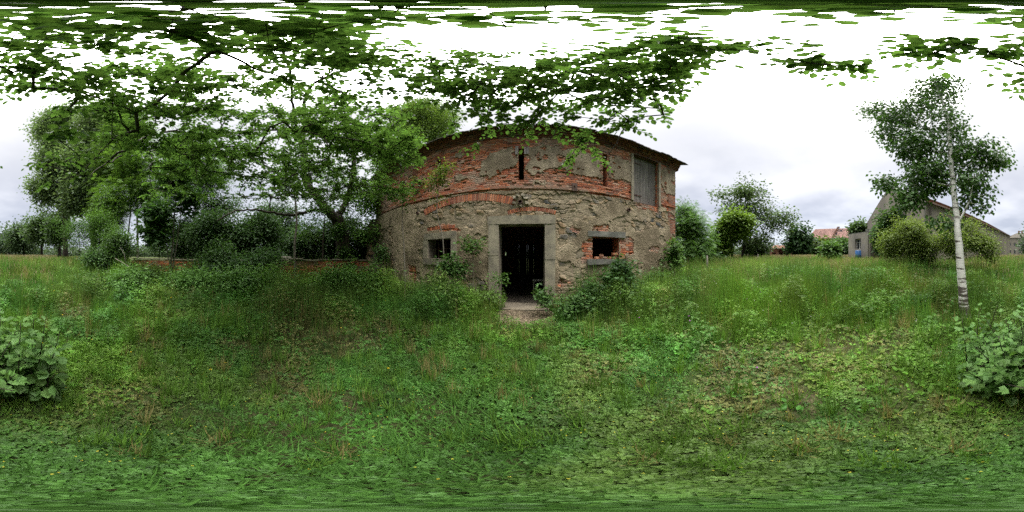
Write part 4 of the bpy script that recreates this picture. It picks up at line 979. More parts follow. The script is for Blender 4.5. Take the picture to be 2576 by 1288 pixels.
px_tree('willow_tree', 'tall fine-leaved willow rising behind the barn roof on its left', [(1010, None, 17), (1015, 560, 17), (1025, 420, 17), (1040, 330, 17.5)], .4, .15,
        [(1030, 300, 18, 75, 35, 3, 150), (1090, 330, 18, 60, 35, 3, 130), (1010, 360, 17.5, 70, 40, 3, 120), (1060, 270, 18.5, 60, 26, 2.5, 80), (1110, 290, 18.5, 40, 22, 2, 50)],
        lf(.19, DIAM, .42, (.12, .20, .045), flat=.2, droop=.6), per=44, spread=.7, rtip=.010, step=1.1)
px_tree('hornbeam_tree', 'dense light green tree pressed against the left end of the barn', [(985, None, 9.6), (985, 620, 9.6), (990, 540, 9.5), (1000, 450, 9.4)], .16, .06,
        [(975, 420, 9.3, 60, 45, 1.6, 110), (1000, 360, 9.2, 50, 30, 1.3, 60), (930, 500, 9.4, 45, 55, 1.5, 80), (1020, 440, 8.4, 30, 35, .8, 50), (940, 590, 9.5, 40, 30, 1.2, 50)],
        lf(.10, OVAL, .6, (.095, .20, .036), flat=.4), per=20, spread=.30, rtip=.006, step=.5)
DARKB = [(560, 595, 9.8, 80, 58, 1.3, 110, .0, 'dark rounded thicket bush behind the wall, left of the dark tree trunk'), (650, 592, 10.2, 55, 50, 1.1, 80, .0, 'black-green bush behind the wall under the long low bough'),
         (770, 610, 10.6, 60, 38, 1.1, 70, .0, 'shadowy bush behind the wall between grey stem and dark trunk'), (850, 600, 11.4, 60, 60, 1.4, 90, .0, 'dark bush directly behind the big dark trunk'), (700, 560, 12.5, 60, 50, 1.5, 70, .0, 'tall dim bush seen through the boughs right of the long low bough'), (540, 530, 13.5, 50, 50, 1.5, 50, .0, 'tall dim bush rising above the round thicket behind the maple'), (920, 610, 10.6, 34, 34, 1.0, 50, .0, 'dark bush filling the gap between dark trunk and barn end'),
         (470, 600, 12, 60, 50, 1.4, 80, .01, 'mid green bush behind the wall at the maple stems')]
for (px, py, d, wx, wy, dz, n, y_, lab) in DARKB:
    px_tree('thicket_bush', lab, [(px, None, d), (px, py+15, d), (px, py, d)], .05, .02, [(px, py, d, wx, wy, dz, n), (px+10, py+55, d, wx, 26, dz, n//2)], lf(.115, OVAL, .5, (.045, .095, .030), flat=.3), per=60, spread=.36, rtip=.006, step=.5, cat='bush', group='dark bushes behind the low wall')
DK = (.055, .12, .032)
FR = [(330, 712, 5.9, 60, 26, .6, 80, (.085, .18, .042), 'leafy weed clump left of the dead branch foot, far left of the row'), (475, 715, 5.8, 60, 28, .6, 90, (.09, .195, .046), 'leafy weed clump before the maple stems, second of the row'),
      (590, 722, 5.6, 60, 32, .6, 100, (.085, .185, .045), 'broad leafy weed clump in deep shade below the dark wall bush'), (690, 722, 5.6, 36, 34, .5, 70, (.11, .23, .05), 'fresh green upright weed clump left of the thin grey stem'),
      (860, 718, 5.7, 66, 34, .6, 130, (.10, .215, .048), 'tall fresh green weed thicket under the dark trunk'), (945, 728, 5.3, 36, 26, .5, 60, (.095, .20, .045), 'leafy weed clump nearest the left end of the barn'),
      (255, 575, 10.5, 60, 56, 1.2, 110, (.08, .165, .034), 'bright leafy bush between the poplar trunks and the ashes'), (400, 590, 10.5, 60, 60, 1.2, 110, (.07, .15, .034), 'leafy bush just behind the wall left of the maple stems'),
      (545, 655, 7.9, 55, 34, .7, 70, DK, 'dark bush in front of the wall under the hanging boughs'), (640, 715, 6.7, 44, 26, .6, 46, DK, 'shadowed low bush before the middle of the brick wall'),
      (790, 745, 6.2, 80, 12, .5, 50, (.07, .155, .04), 'wide light weed thicket before the bare brick stretch'), (880, 715, 6.7, 40, 20, .5, 44, (.065, .14, .034), 'bushy weeds in front of the dark tree trunk'),
      (420, 740, 6.0, 70, 20, .7, 60, (.075, .16, .04), 'sprawling weeds in front of the maple stems'), (240, 720, 6.2, 60, 22, .8, 50, (.075, .15, .036), 'loose weedy bush left of the dead branch'),
      (600, 690, 7.1, 75, 44, .8, 110, GD, 'dark fine-leaved bush overgrowing the middle of the low brick wall'), (660, 660, 7.3, 36, 30, .5, 34, GD, 'dark twiggy bush hiding the wall left of its bare brick stretch'),
      (300, 625, 8.8, 60, 44, 1.0, 110, (.06, .125, .028), 'loose bright bush left of the exposed brick wall'), (250, 660, 8.2, 45, 30, .9, 55, (.05, .11, .028), 'low sprawling bush by the cut stump'),
      (200, 585, 14, 60, 50, 1.6, 90, G1, 'leafy bush at the foot of the poplars'), (360, 700, 6.8, 60, 26, .8, 60, (.05, .10, .03), 'low bramble bush before the left end of the brick wall'),
      (500, 700, 6.6, 55, 30, .7, 60, (.035, .08, .025), 'low dark bramble bush right of the maple stems')]
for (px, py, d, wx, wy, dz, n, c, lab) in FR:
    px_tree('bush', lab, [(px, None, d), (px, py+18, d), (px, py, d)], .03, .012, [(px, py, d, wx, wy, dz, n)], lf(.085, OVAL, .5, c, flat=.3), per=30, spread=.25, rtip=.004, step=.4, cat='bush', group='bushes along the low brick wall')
for (px, py, d, wx, wy, n, c, lab) in ((60, 600, 48, 46, 34, 60, (.05, .09, .035), 'far rounded tree at the left horizon beside the house'), (25, 612, 60, 22, 26, 40, (.04, .075, .035), 'small dark far tree nearest the distant house on the left'),
                                       (105, 580, 36, 36, 40, 70, (.055, .10, .035), 'pale mid-distance tree left of the poplars'), (150, 590, 30, 30, 40, 60, (.05, .10, .03), 'bushy tree under the left poplar')):
    px_tree('field_tree', lab, [(px, None, d), (px, py+10, d), (px, py, d)], .3, .1, [(px, py, d, wx, wy, wx*.1, n)], lf(.40*d/40, DIAM, .8, c, flat=.2), per=46, spread=d*.028, rtip=.02, step=2.0, group='trees on the left horizon')

# ------------------------------------------------------------------ growth on and by the barn
px_tree('wall_sapling', 'spindly sapling with yellowish leaves growing up past the left barn window', [(1117, None, 4.75), (1116, 640, 4.75), (1112, 590, 4.75), (1100, 540, 4.8), (1100, 500, 4.8), (1104, 450, 4.85), (1102, 415, 4.85)], .020, .006,
        [(1104, 440, 4.8, 22, 22, .25, 34), (1085, 460, 4.8, 20, 12, .2, 14), (1120, 425, 4.75, 14, 12, .2, 12), (1100, 500, 4.8, 14, 14, .2, 6)], lf(.06, OVAL, .6, (.10, .15, .03)), per=8, spread=.11, rtip=.0025, step=.2, bark='bark_grey')
px_tree('dead_sapling', 'bare grey stem leaning on the barn left of the window, few leaves', [(1020, None, 5.6), (1018, 680, 5.6), (1016, 620, 5.7), (1012, 560, 5.8), (1014, 500, 5.8)], .03, .012,
        [(1010, 490, 5.7, 22, 30, .4, 26)], lf(.07, OVAL, .6, G1), per=12, spread=.16, rtip=.003, step=.25, bark='bark_grey', cat='sapling')
SH = [(1150, 668, 4.55, 46, 24, .3, 36, .085, OVAL, (.055, .12, .03), 'bushy elder shoots under the left barn window'), (1190, 620, 4.65, 26, 12, .2, 14, .07, LOBE, (.06, .12, .03), 'thin climber leaves on the wall between left window and door'),
      (1105, 700, 4.4, 16, 32, .25, 26, .055, OVAL, (.11, .18, .04), 'yellow-green shoots climbing at the foot of the left window sapling'), (1115, 735, 4.0, 44, 16, .3, 40, .055, OVAL, (.10, .18, .04), 'light green low shoots in front of the left barn window'),
      (1232, 745, 4.1, 22, 14, .2, 20, .055, OVAL, (.085, .16, .035), 'small green shrub at the foot of the left door post'), (1256, 700, 4.4, 7, 12, .1, 8, .06, OVAL, (.07, .15, .03), 'single leafy shoot against the left door post'),
      (1376, 745, 4.15, 15, 14, .2, 20, .06, LOBE, (.055, .12, .03), 'small dark shrub at the foot of the right door post'), (1460, 762, 3.95, 56, 18, .4, 60, .06, LOBE, (.06, .13, .035), 'low leafy weeds beside the fallen block'),
      (1566, 705, 4.5, 54, 38, .5, 120, .075, LOBE, (.042, .095, .030), 'large dark green shrub below the right barn window'), (1495, 735, 4.2, 24, 20, .3, 26, .07, LOBE, (.07, .14, .05), 'pale leafy weed left of the large shrub under the right window'),
      (1650, 700, 5.2, 30, 22, .4, 34, .07, OVAL, (.06, .13, .03), 'medium green weeds between the large shrub and the barn corner'), (1695, 650, 6.6, 18, 36, .4, 36, .08, LOBE, (.075, .15, .035), 'tall light nettles at the right corner of the barn'),
      (960, 640, 7.6, 24, 28, .5, 30, .08, OVAL, (.05, .11, .03), 'leafy shrub in front of the broken left end of the barn'), (930, 700, 6.2, 50, 22, .6, 60, .07, OVAL, (.055, .125, .03), 'tall weeds before the low wall next to the barn')]
for (px, py, d, wx, wy, dz, n, ls, tp_, c, lab) in SH:
    px_tree('shrub', lab, [(px, None, d), (px, py+10, d), (px, py, d)], .012, .005, [(px, py, d, wx, wy, dz, n)], lf(ls, tp_, .62 if tp_ is OVAL else .9, c, flat=.5), per=13, spread=.12, rtip=.0025, step=.2, cat='shrub', bark='bark_grey')

# ------------------------------------------------------------------ right side: trees and bushes
px_tree('elder_tree', 'dense dark green elder directly behind the right corner of the barn', [(1745, None, 11), (1745, 620, 11), (1745, 570, 11)], .10, .05,
        [(1735, 575, 11, 34, 32, 1.3, 90), (1735, 640, 10.5, 34, 30, 1.2, 80), (1765, 610, 11, 24, 34, 1.0, 60), (1725, 535, 11.5, 18, 18, .8, 22)], lf(.20, ASH, .9, G1, flat=.3), per=24, spread=.32, rtip=.006, step=.6)
px_tree('round_tree', 'round-topped small tree with yellow-green crown between elder and tall sparse tree', [(1842, None, 13.5), (1842, 620, 13.5), (1840, 585, 13.5)], .12, .05,
        [(1840, 572, 13.5, 44, 28, 1.5, 120), (1815, 610, 13.5, 26, 26, 1.0, 60), (1855, 560, 13.5, 30, 20, 1.2, 50)], lf(.17, OVAL, .6, (.12, .20, .035), flat=.4, yel=.3), per=28, spread=.34, rtip=.007, step=.6)
px_tree('cherry_tree', 'tall sparse tree with see-through crown and leaning side branch, right of the barn', [(1868, None, 16), (1870, 620, 16), (1876, 580, 16), (1880, 520, 16.2), (1885, 480, 16.5)], .17, .05,
        [(1880, 485, 16.5, 45, 30, 2, 60), (1850, 520, 16, 40, 30, 1.6, 40), (1905, 530, 16, 45, 35, 2, 60), (1950, 560, 16, 42, 30, 1.6, 46), (1985, 545, 16, 15, 18, .8, 9), (1900, 600, 15.8, 50, 28, 1.6, 50), (1815, 490, 16, 16, 14, .6, 9)],
        lf(.17, OVAL, .62, (.075, .125, .045), flat=.3), per=13, spread=.42, rtip=.008, step=.8, hollow=.1, limbs=[([(1870, 610, 16), (1920, 560, 16), (1975, 540, 16)], .06, .02), ([(1868, 640, 16), (1882, 600, 15.8), (1900, 540, 16)], .10, .04)])
RB = [(2012, 610, 24, 30, 36, 1.6, 80, (.035, .080, .028), 'dense dark conical bush left of the red-roofed brick building'), (2060, 625, 28, 28, 16, 1.5, 50, (.075, .12, .03), 'olive bush against the brick wall of the red-roofed building'),
      (2118, 622, 24, 28, 22, 1.4, 60, (.05, .105, .03), 'green bush left of the small annex'), (2163, 575, 21, 18, 14, .8, 36, (.06, .11, .035), 'small crown showing over the annex roof'),
      (2086, 635, 15, 16, 20, .5, 40, (.065, .135, .03), 'little light green sapling standing in the meadow'), (2226, 590, 14.5, 26, 42, 1.0, 60, (.055, .12, .035), 'narrow bush climbing the grey gable'),
      (2256, 560, 14, 18, 30, .8, 36, (.05, .10, .03), 'dark bush top in front of the gable window'), (1795, 660, 12, 40, 16, 1.0, 50, (.04, .085, .03), 'low undergrowth at the foot of the elder'),
      (1900, 625, 18, 30, 16, 1.2, 36, (.055, .10, .035), 'low bush under the tall sparse tree')]
for (px, py, d, wx, wy, dz, n, c, lab) in RB:
    px_tree('bush', lab, [(px, None, d), (px, py+10, d), (px, py, d)], .04, .02, [(px, py, d, wx, wy, dz, n)], lf(.012*d+.03, OVAL, .6, c, flat=.3), per=26, spread=.018*d+.06, rtip=.006, step=.6, cat='bush')
px_tree('broad_bush', 'broad olive bush in front of the grey gabled house, dark stems below', [(2290, None, 9.0), (2290, 660, 9), (2285, 630, 9)], .05, .02,
        [(2285, 610, 9, 78, 46, 1.5, 190), (2240, 620, 9, 40, 30, 1.0, 60), (2330, 640, 8.8, 45, 34, 1.0, 70), (2290, 575, 9.2, 45, 20, 1.0, 60)], lf(.075, OVAL, .5, (.115, .170, .036), flat=.3), per=26, spread=.22, rtip=.004, step=.4, cat='bush',
        limbs=[([(2290+dx, 680, 9), (2290+dx*3, 640, 9), (2290+dx*4, 600, 9)], .025, .01) for dx in (-14, -7, 0, 8, 15)])
px_tree('arching_bush', 'arching yellow-green bush with many thin stems right of the birch trunk', [(2470, None, 7.6), (2470, 700, 7.6), (2468, 660, 7.6)], .04, .02,
        [(2460, 610, 7.7, 45, 28, .9, 80), (2400, 620, 8.2, 38, 36, .9, 80), (2490, 630, 7.5, 24, 30, .7, 40), (2440, 570, 8, 26, 20, .6, 26), (2375, 590, 8.6, 24, 40, .7, 50)], lf(.07, OVAL, .55, (.13, .19, .04), flat=.3), per=18, spread=.2, rtip=.0035, step=.35, cat='bush',
        limbs=[([(2470+dx*.6, 712, 7.6), (2470+dx*1.4, 670, 7.6), (2470+dx*3, 625, 7.6)], .014, .005) for dx in (-18, -13, -9, -5, -1, 3, 7, 11, 15)])
px_tree('dark_bush', 'small very dark low bush at the foot of the arching bush', [(2492, None, 7.0), (2492, 712, 7.0), (2492, 708, 7.0)], .02, .01, [(2494, 706, 7.0, 26, 18, .5, 50)], lf(.07, LOBE, .8, (.025, .06, .022)), per=16, spread=.14, rtip=.003, step=.3, cat='bush')
px_tree('small_sapling', 'tiny round sapling alone in the grass right of the grey house', [(2562, None, 14), (2562, 655, 14), (2562, 650, 14)], .015, .008, [(2562, 652, 14, 8, 10, .25, 16)], lf(.09, OVAL, .6, (.06, .12, .035)), per=12, spread=.10, rtip=.004, step=.3, cat='sapling')
def woodland():
    parts = []
    n = 900; az = rng.random(n)*345-176; d = 95+40*rng.random(n); h = 3+5*rng.random(n)
    x = d*np.sin(np.radians(az)); y = d*np.cos(np.radians(az)); A = np.stack([x, y, gz(x, y)+h*.5], 1)
    A = np.concatenate([A, A+np.array([0, 0, -2.]), A+rng.normal(0, 2, A.shape)])
    v = clump_leaves(A, 26, 2.0, 1.5, DIAM, .8, (.045, .075, .035), flat=.1)
    tag(mesh_obj('woodland', v[0], v[1], M['leaf'], None, v[2]), 'low far belt of trees along the horizon', 'woodland', kind='stuff')
woodland()
# ------------------------------------------------------------------ buildings of the farm
def quadwall(mb, a, b, z0, z1, th, holes=(), col=(1, 1, 1)):
    """upright wall slab from a to b (front face towards the yard), holes as (u0,u1,z0,z1) in metres"""
    a = np.array(a, float); b = np.array(b, float); L_ = np.hypot(*(b-a)); d = (b-a)/L_
    us = sorted(set([0, L_]+[h for q in holes for h in q[:2]])); rz = math.atan2(d[1], d[0])
    for u0, u1 in zip(us[:-1], us[1:]):
        m_ = (u0+u1)/2; zs = [(z0, z1)]
        for (p, q, r, s) in holes:
            if p < m_ < q: zs = [t for (e, f) in zs for t in ((e, min(f, r)), (max(e, s), f)) if t[1]-t[0] > .01]
        for (e, f) in zs:
            c = a+d*m_; mb.box((c[0], c[1], (e+f)/2), (u1-u0, th, f-e), rz, col=col)
def window(parent, a, b, u0, u1, z0, z1, frame='paint', depth=.12, cross=True, broken=False):
    a = np.array(a, float); b = np.array(b, float); d = (b-a)/np.hypot(*(b-a)); rz = math.atan2(d[1], d[0]); n = np.array([-d[1], d[0]])
    if np.dot(n, a) < 0: n = -n                # inward
    def pb(mb, q0, q1, r0, r1, o, th=.05):
        c = a+d*(q0+q1)/2+n*o; mb.box((c[0], c[1], (r0+r1)/2), (q1-q0, th, r1-r0), rz)
    m = MB(); w = .07
    pb(m, u0+.004, u0+w, z0+.004, z1-.004, depth); pb(m, u1-w, u1-.004, z0+.004, z1-.004, depth); pb(m, u0+w, u1-w, z1-w, z1-.004, depth); pb(m, u0+w, u1-w, z0+.004, z0+w, depth)
    if cross: pb(m, (u0+u1)/2-.025, (u0+u1)/2+.025, z0+w, z1-w, depth); pb(m, u0+w, (u0+u1)/2-.025, z0+(z1-z0)*.66, z0+(z1-z0)*.66+.04, depth); pb(m, (u0+u1)/2+.025, u1-w, z0+(z1-z0)*.66, z0+(z1-z0)*.66+.04, depth)
    f = m.build('window_frame', M[frame], parent)
    g = MB(); pb(g, u0+w, u1-w, z0+w, z1-w, depth+.05, .01); g.build('pane', M['glass'], f)
def tiles(mb, p0, p1, q0, q1, nu, nv, col=(.30, .13, .085), th=.03, holes=()):
    """rows of overlapping roof tiles between eave p0-p1 and ridge q0-q1"""
    p0, p1, q0, q1 = [np.array(v, float) for v in (p0, p1, q0, q1)]
    nrm = np.cross(p1-p0, q0-p0); nrm /= np.linalg.norm(nrm); nrm = nrm if nrm[2] > 0 else -nrm
    for j in range(nv):
        for i in range(nu):
            u0, u1, v0, v1 = i/nu, (i+1)/nu, j/nv, (j+1.15)/nv
            if any(a < (u0+u1)/2 < b and c < (v0+v1)/2 < d and rng.random() < k for (a, b, c, d, k) in holes): continue
            P = lambda u, v: (p0*(1-u)+p1*u)*(1-v)+(q0*(1-u)+q1*u)*v
            a_, b_, c_, d_ = P(u0, v0), P(u1-.08/nu, v0), P(u1-.08/nu, min(v1, 1)), P(u0, min(v1, 1)); lift = nrm*(.02+.008*rng.random())
            c = np.array(col)*(.62+.6*rng.random())*(.8+.4*vn(i*.3, j*.4, 6)); V = np.array([a_+lift+nrm*th, b_+lift+nrm*th, c_+nrm*.012, d_+nrm*.012, a_+lift, b_+lift, c_, d_])
            mb.add(V, [(0, 1, 2, 3), (4, 7, 6, 5), (0, 4, 5, 1), (1, 5, 6, 2), (3, 7, 4, 0), (2, 6, 7, 3)], c)
def grey_house():
    A = np.array([15.7, -11.2]); B = np.array([6.46, -9.65]); C_ = np.array([2.9, -31.1]); D = A+(C_-B)
    g0 = .6; E = EYE+4.0; AP = EYE+6.75
    h = thing('gabled_house', 'big plain grey-rendered farm building with steep gable and long side wall', 'house', (float(A[0]+C_[0])/2, float(A[1]+C_[1])/2, 0))
    m = MB(); u = B-A; L_ = np.hypot(*u)
    quadwall(m, A, B, g0, E, .4, [(3.0, 3.75, 4.6, 5.55)])
    # gable triangle as stacked courses
    n = 30
    tri = []
    d = u/L_
    for (s0, s1) in ((0, 3.0), (3.0, 3.75), (3.75, L_/2), (L_/2, L_)):
        zt = lambda s: E+(AP-E)*(1-abs(s-L_/2)/(L_/2))
        pa, pb_ = A+d*s0, A+d*s1; nn = np.array([-d[1], d[0]])*.2
        V = [(*(pa-nn), E), (*(pb_-nn), E), (*(pb_-nn), zt(s1)), (*(pa-nn), zt(s0)+1e-3), (*(pa+nn), E), (*(pb_+nn), E), (*(pb_+nn), zt(s1)), (*(pa+nn), zt(s0)+1e-3)]
        m.add(V, [(0, 1, 2, 3), (4, 7, 6, 5), (3, 2, 6, 7), (0, 3, 7, 4), (1, 5, 6, 2)])
    # long wall: bay next to the gable corner, then the side
    quadwall(m, B+(C_-B)*.01, C_, g0, E, .4); quadwall(m, C_, D, g0, E, .4); quadwall(m, A, D, g0, E, .4)
    m.build('wall', M['stucco'], h)
    window(h, A, B, 3.0, 3.75, 4.6, 5.55, depth=.05)
    window_spot = A+d*4.9
    # second window higher to the right of the first
    def opening(s0, s1, z0, z1):
        nrm = np.array([-d[1], d[0]]); nrm = nrm if np.dot(nrm, -A) > 0 else -nrm
        f = MB()
        for (q0, q1, r0, r1) in ((s0-.09, s0, z0-.08, z1+.09), (s1, s1+.09, z0-.08, z1+.09), (s0, s1, z1, z1+.09), (s0, s1, z0-.08, z0)):
            c = A+d*(q0+q1)/2+nrm*.205; f.box((c[0], c[1], (r0+r1)/2), (q1-q0, .05, r1-r0), math.atan2(d[1], d[0]))
        fo = f.build('window_frame', M['paint'], h); g = MB(); c = A+d*(s0+s1)/2+nrm*.206; g.box((c[0], c[1], (z0+z1)/2), (s1-s0, .012, z1-z0), math.atan2(d[1], d[0])); g.build('pane', M['glass'], fo)
    opening(5.95, 6.6, 4.75, 5.75)
    # roof: ridge runs parallel to the long wall
    rf = MB(); v = (C_-B)/np.hypot(*(C_-B)); ov = .35
    mid1 = (A+B)/2-v*.2; mid2 = (C_+D)/2+v*.4; AB = (B-A)/L_
    e0 = np.array([*(B+AB*ov-v*.2), E-.18]); e1 = np.array([*(C_+AB*ov+v*.4), E-.18]); r0 = np.array([*mid1, AP+.06]); r1 = np.array([*mid2, AP+.06])
    tiles(rf, e0, e1, r0, r1, 70, 20, (.17, .09, .06)); f0 = np.array([*(A-AB*ov-v*.2), E-.18]); f1 = np.array([*(D-AB*ov+v*.4), E-.18]); tiles(rf, f0, f1, r0, r1, 40, 14, (.17, .09, .06))
    rf.build('roof', M['tile'], h)
    rb = MB()
    for (p, q, z) in ((e0, e1, 0),):
        rb.tube([p+[0, 0, -.03], q+[0, 0, -.03]], .055, 8)
    rb.build('gutter', M['rust'], h)
    dp = MB(); p = B+np.array([-d[1], d[0]])*.0+(-v)*.32; dp.tube([(p[0], p[1], g0), (p[0], p[1], E-.2)], .05, 8); dp.build('downpipe', M['granite_grey'], h)
    dish = MB(); q = at(2200, 18, py=574); dish.tube([q, q+[0, 0, .9]], .02, 6); dish.build('aerial_mast', M['rust'], h)
grey_house()
def annex():
    P = lambda px, d: at(px, d, 0)[:2]
    a = P(2137, 17.6); b = P(2186, 15.6); c = P(2222, 17.0)
    t = thing('small_annex', 'small grey flat-roofed outbuilding with one window, left of the gabled house', 'outbuilding', (float(b[0]), float(b[1]), 1.0))
    m = MB(); L_ = np.hypot(*(b-a)); u0, u1 = L_*.36, L_*.66
    quadwall(m, a, b, .6, 3.85, .3, [(u0, u1, 2.25, 3.35)]); quadwall(m, b, c, .6, 4.05, .3); d2 = c+(a-b); quadwall(m, a, d2, .6, 3.8, .3); quadwall(m, c, d2, .6, 3.8, .3)
    m.build('wall', M['stucco_dim'], t)
    window(t, a, b, u0, u1, 2.25, 3.35)
    rf = MB(); cc = (a+c)/2; V = []
    def slabp(p, z0, z1, mb, g=1.08):
        ctr = np.mean(p, axis=0); p = [ctr+(q-ctr)*g for q in p]
        V = [(*q, z0) for q in p]+[(*q, z1) for q in p]; mb.add(V, [(0, 3, 2, 1), (4, 5, 6, 7), (0, 1, 5, 4), (1, 2, 6, 5), (2, 3, 7, 6), (3, 0, 4, 7)])
    slabp([a, b, c, d2], 3.86, 3.97, rf); e = b+(a-b)*.12; slabp([e, b, c, c+(e-b)], 3.975, 4.22, rf, 1.1)
    rf.build('roof_slab', M['granite_grey'], t)
annex()
def barrel():
    q = at(2159, 15.6); g = float(gz(q[0], q[1])); m = MB(); zs = np.array([0, .03, .3, .32, .58, .6, .85, .88]); r = np.array([.27, .29, .29, .30, .30, .29, .29, .27])
    m.tube([(q[0], q[1], g+.05+z) for z in zs], r, 16); o = m.build('barrel', M['blue'], smooth=True); tag(o, 'blue plastic barrel in the grass below the annex window', 'barrel')
barrel()
def red_barn():
    P = lambda px, d: at(px, d, 0)[:2]
    a = P(2036, 36); b = P(2152, 33); E = EYE+36*math.tan(R(6.0)); RZ = EYE+39*math.tan(R(9.6))
    d = (b-a)/np.hypot(*(b-a)); n = np.array([-d[1], d[0]]); n = n if np.dot(n, a) > 0 else -n
    h = thing('brick_barn', 'long brick farm building with partly collapsed red tiled roof', 'barn', (float((a+b)[0])/2, float((a+b)[1])/2, 1.0)); L_ = np.hypot(*(b-a))
    m = MB(); holes = [(1.0+2.1*k, 1.9+2.1*k, 2.3, 3.6) for k in range(4)]
    quadwall(m, a, b, 1.0, E, .4, holes); quadwall(m, a, a+n*8, 1.0, E, .4); quadwall(m, b, b+n*8, 1.0, E, .4); quadwall(m, a+n*8, b+n*8, 1.0, E, .4)
    for p in (a, b):
        q = p+n*8; mid = (p+q)/2; V = [(*p, E), (*q, E), (*mid, RZ-.15), (*((p+mid)/2), (E+RZ-.15)/2)]; m.add(V, [(0, 1, 2, 3)])
    m.build('wall', M['brickwork'], h)
    for (u0, u1, z0, z1) in holes: window(h, a, b, u0, u1, z0, z1, 'wood_dark', cross=False)
    rf = MB(); o = -n*.4
    e0, e1 = (*(a+o-d*.3), E-.1), (*(b+o+d*.3), E-.1); r0, r1 = (*(a+n*4-d*.3), RZ), (*(b+n*4+d*.3), RZ-.25)
    tiles(rf, e0, e1, r0, r1, 60, 18, (.20, .115, .095), holes=[(.50, .58, .3, 1, .85), (.58, .85, .55, .85, .55), (.60, .8, .8, 1, .3), (.15, .2, .6, .7, .4)])
    tiles(rf, (*(a+n*8.4-d*.3), E-.1), (*(b+n*8.4+d*.3), E-.1), r0, r1, 30, 9, (.20, .115, .095))
    rf.build('roof', M['tile'], h)
    m = MB(); c = a+d*L_*.54
    for k in range(9):
        t = k/8; q = c-n*.2+n*4.2*t; m.box((q[0]+.1*rng.normal(), q[1], E+(RZ-E)*t+.12), (.35, .5, .3), rng.random(), .03, (.20, .12, .09), bev=.03)
    m.build('fire_wall', M['masonry'], h)
red_barn()
def shed():
    q = at(1962, 29); g = 1.55
    t = thing('open_shed', 'low open-fronted brick shed with sagging roof and dark inside', 'shed', (q[0], q[1], g)); a = at(1938, 29, 0)[:2]; b = at(1990, 28, 0)[:2]; d = (b-a)/np.hypot(*(b-a)); n = np.array([-d[1], d[0]]); n = n if np.dot(n, a) > 0 else -n
    L_ = np.hypot(*(b-a)); m = MB(); quadwall(m, a, b, 1.0, 3.0, .3, [(L_*.42, L_*.86, 1.2, 2.95), (L_*.1, L_*.28, 1.2, 2.2)]); quadwall(m, a, a+n*3, 1., 3., .3); quadwall(m, b, b+n*3, 1., 3., .3); quadwall(m, a+n*3, b+n*3, 1., 3., .3)
    m.build('wall', M['brickwork'], t)
    rf = MB(); tiles(rf, (*(a-n*.6), 2.95), (*(b-n*.6+d*.5), 2.85), (*(a+n*3.4), 3.75), (*(b+n*3.4+d*.5), 3.55), 26, 8, (.22, .12, .08)); rf.build('roof', M['tile'], t)
    m = MB(); e = b+d*.2-n*.5; m.box((e[0]-.6, e[1], 2.1), (.12, .12, 1.8)); m.build('roof_post', M['wood_dark'], t)
    q = at(1897, 26); m = MB(); m.box((q[0], q[1], gz(q[0], q[1])+.45), (2.0, .15, .9), R(-78), .01, bev=.02); 
    o = m.build('concrete_panel', M['paint']); tag(o, 'pale concrete panel half hidden in grass under the tall sparse tree', 'panel')
shed()
def far_house():
    P = lambda px, d: at(px, d, 0)[:2]
    a = P(2533, 68); b = P(2576+14, 66); d = (b-a)/np.hypot(*(b-a)); n = np.array([-d[1], d[0]]); n = n if np.dot(n, a) > 0 else -n; L_ = np.hypot(*(b-a)); E = EYE+68*math.tan(R(6.3))
    h = thing('distant_house', 'distant three-storey pale house with dark hipped roof and empty windows', 'house', (float(a[0]), float(a[1]), 1.5)); m = MB()
    holes = [(.9+2.05*k, 1.75+2.05*k, z, z+1.5) for k in range(max(1, int((L_-1.2)/2.05))) for z in (2.6, 5.6)]
    quadwall(m, a, b, 1.0, E, .4, holes); quadwall(m, a, a+n*9, 1., E, .4); quadwall(m, b, b+n*9, 1., E, .4); quadwall(m, a+n*9, b+n*9, 1., E, .4); m.build('wall', M['stucco'], h)
    for q in holes: window(h, a, b, *q, frame='paint', depth=.1)
    rf = MB(); o = .5; p = [a-d*o-n*o, b+d*o-n*o, b+d*o+n*(9+o), a-d*o+n*(9+o)]; r0 = (a+n*4.5)+d*3.2; r1 = (b+n*4.5)-d*3.2
    V = [(*q, E) for q in p]+[(*r0, E+2.6), (*r1, E+2.6), (*((p[0]+p[3])/2), E), (*((p[1]+p[2])/2), E)]
    rf.add(V, [(0, 1, 5, 4), (2, 3, 4, 5), (0, 4, 3, 6), (1, 7, 2, 5)]); roof = rf.build('roof', M['slate'], h)
    for t in (.3, .75):
        c = r0*(1-t)+r1*t; m = MB(); m.box((c[0], c[1], E+2.9), (.7, .7, 1.4), 0, 0); m.build('chimney', M['brickwork'], roof)
far_house()
# ------------------------------------------------------------------ posts, stump, brush pile, fallen branch
q = at(1779, 8.3); g = float(gz(q[0], q[1])); m = MB(); m.tube([(q[0], q[1], g-.1), (q[0]+.01, q[1], g+.6), (q[0]+.02, q[1]+.01, EYE+.02)], [.05, .047, .042], 10)
tag(m.build('fence_post', M['bark_grey'], smooth=True), 'weathered round wooden fence post in tall grass near the barn corner', 'post')
q = at(1907, 12.5); g = float(gz(q[0], q[1])); m = MB(); m.tube([(q[0], q[1], g-.1), (q[0]+.02, q[1], EYE+.15)], [.035, .03], 8)
tag(m.build('fence_post', M['bark_grey'], smooth=True), 'thin distant fence post beneath the tall sparse tree', 'post')
q = at(155, 12.5); g = float(gz(q[0], q[1])); m = MB(); m.tube([(q[0], q[1], g-.1), (q[0], q[1], g+.3), (q[0], q[1], g+.55)], [.17, .14, .13], 12)
tag(m.build('tree_stump', mat_noise('cut_stump', (.10, .065, .05), (.24, .15, .11), 12)), 'reddish cut tree stump at the edge of the left bushes', 'stump')
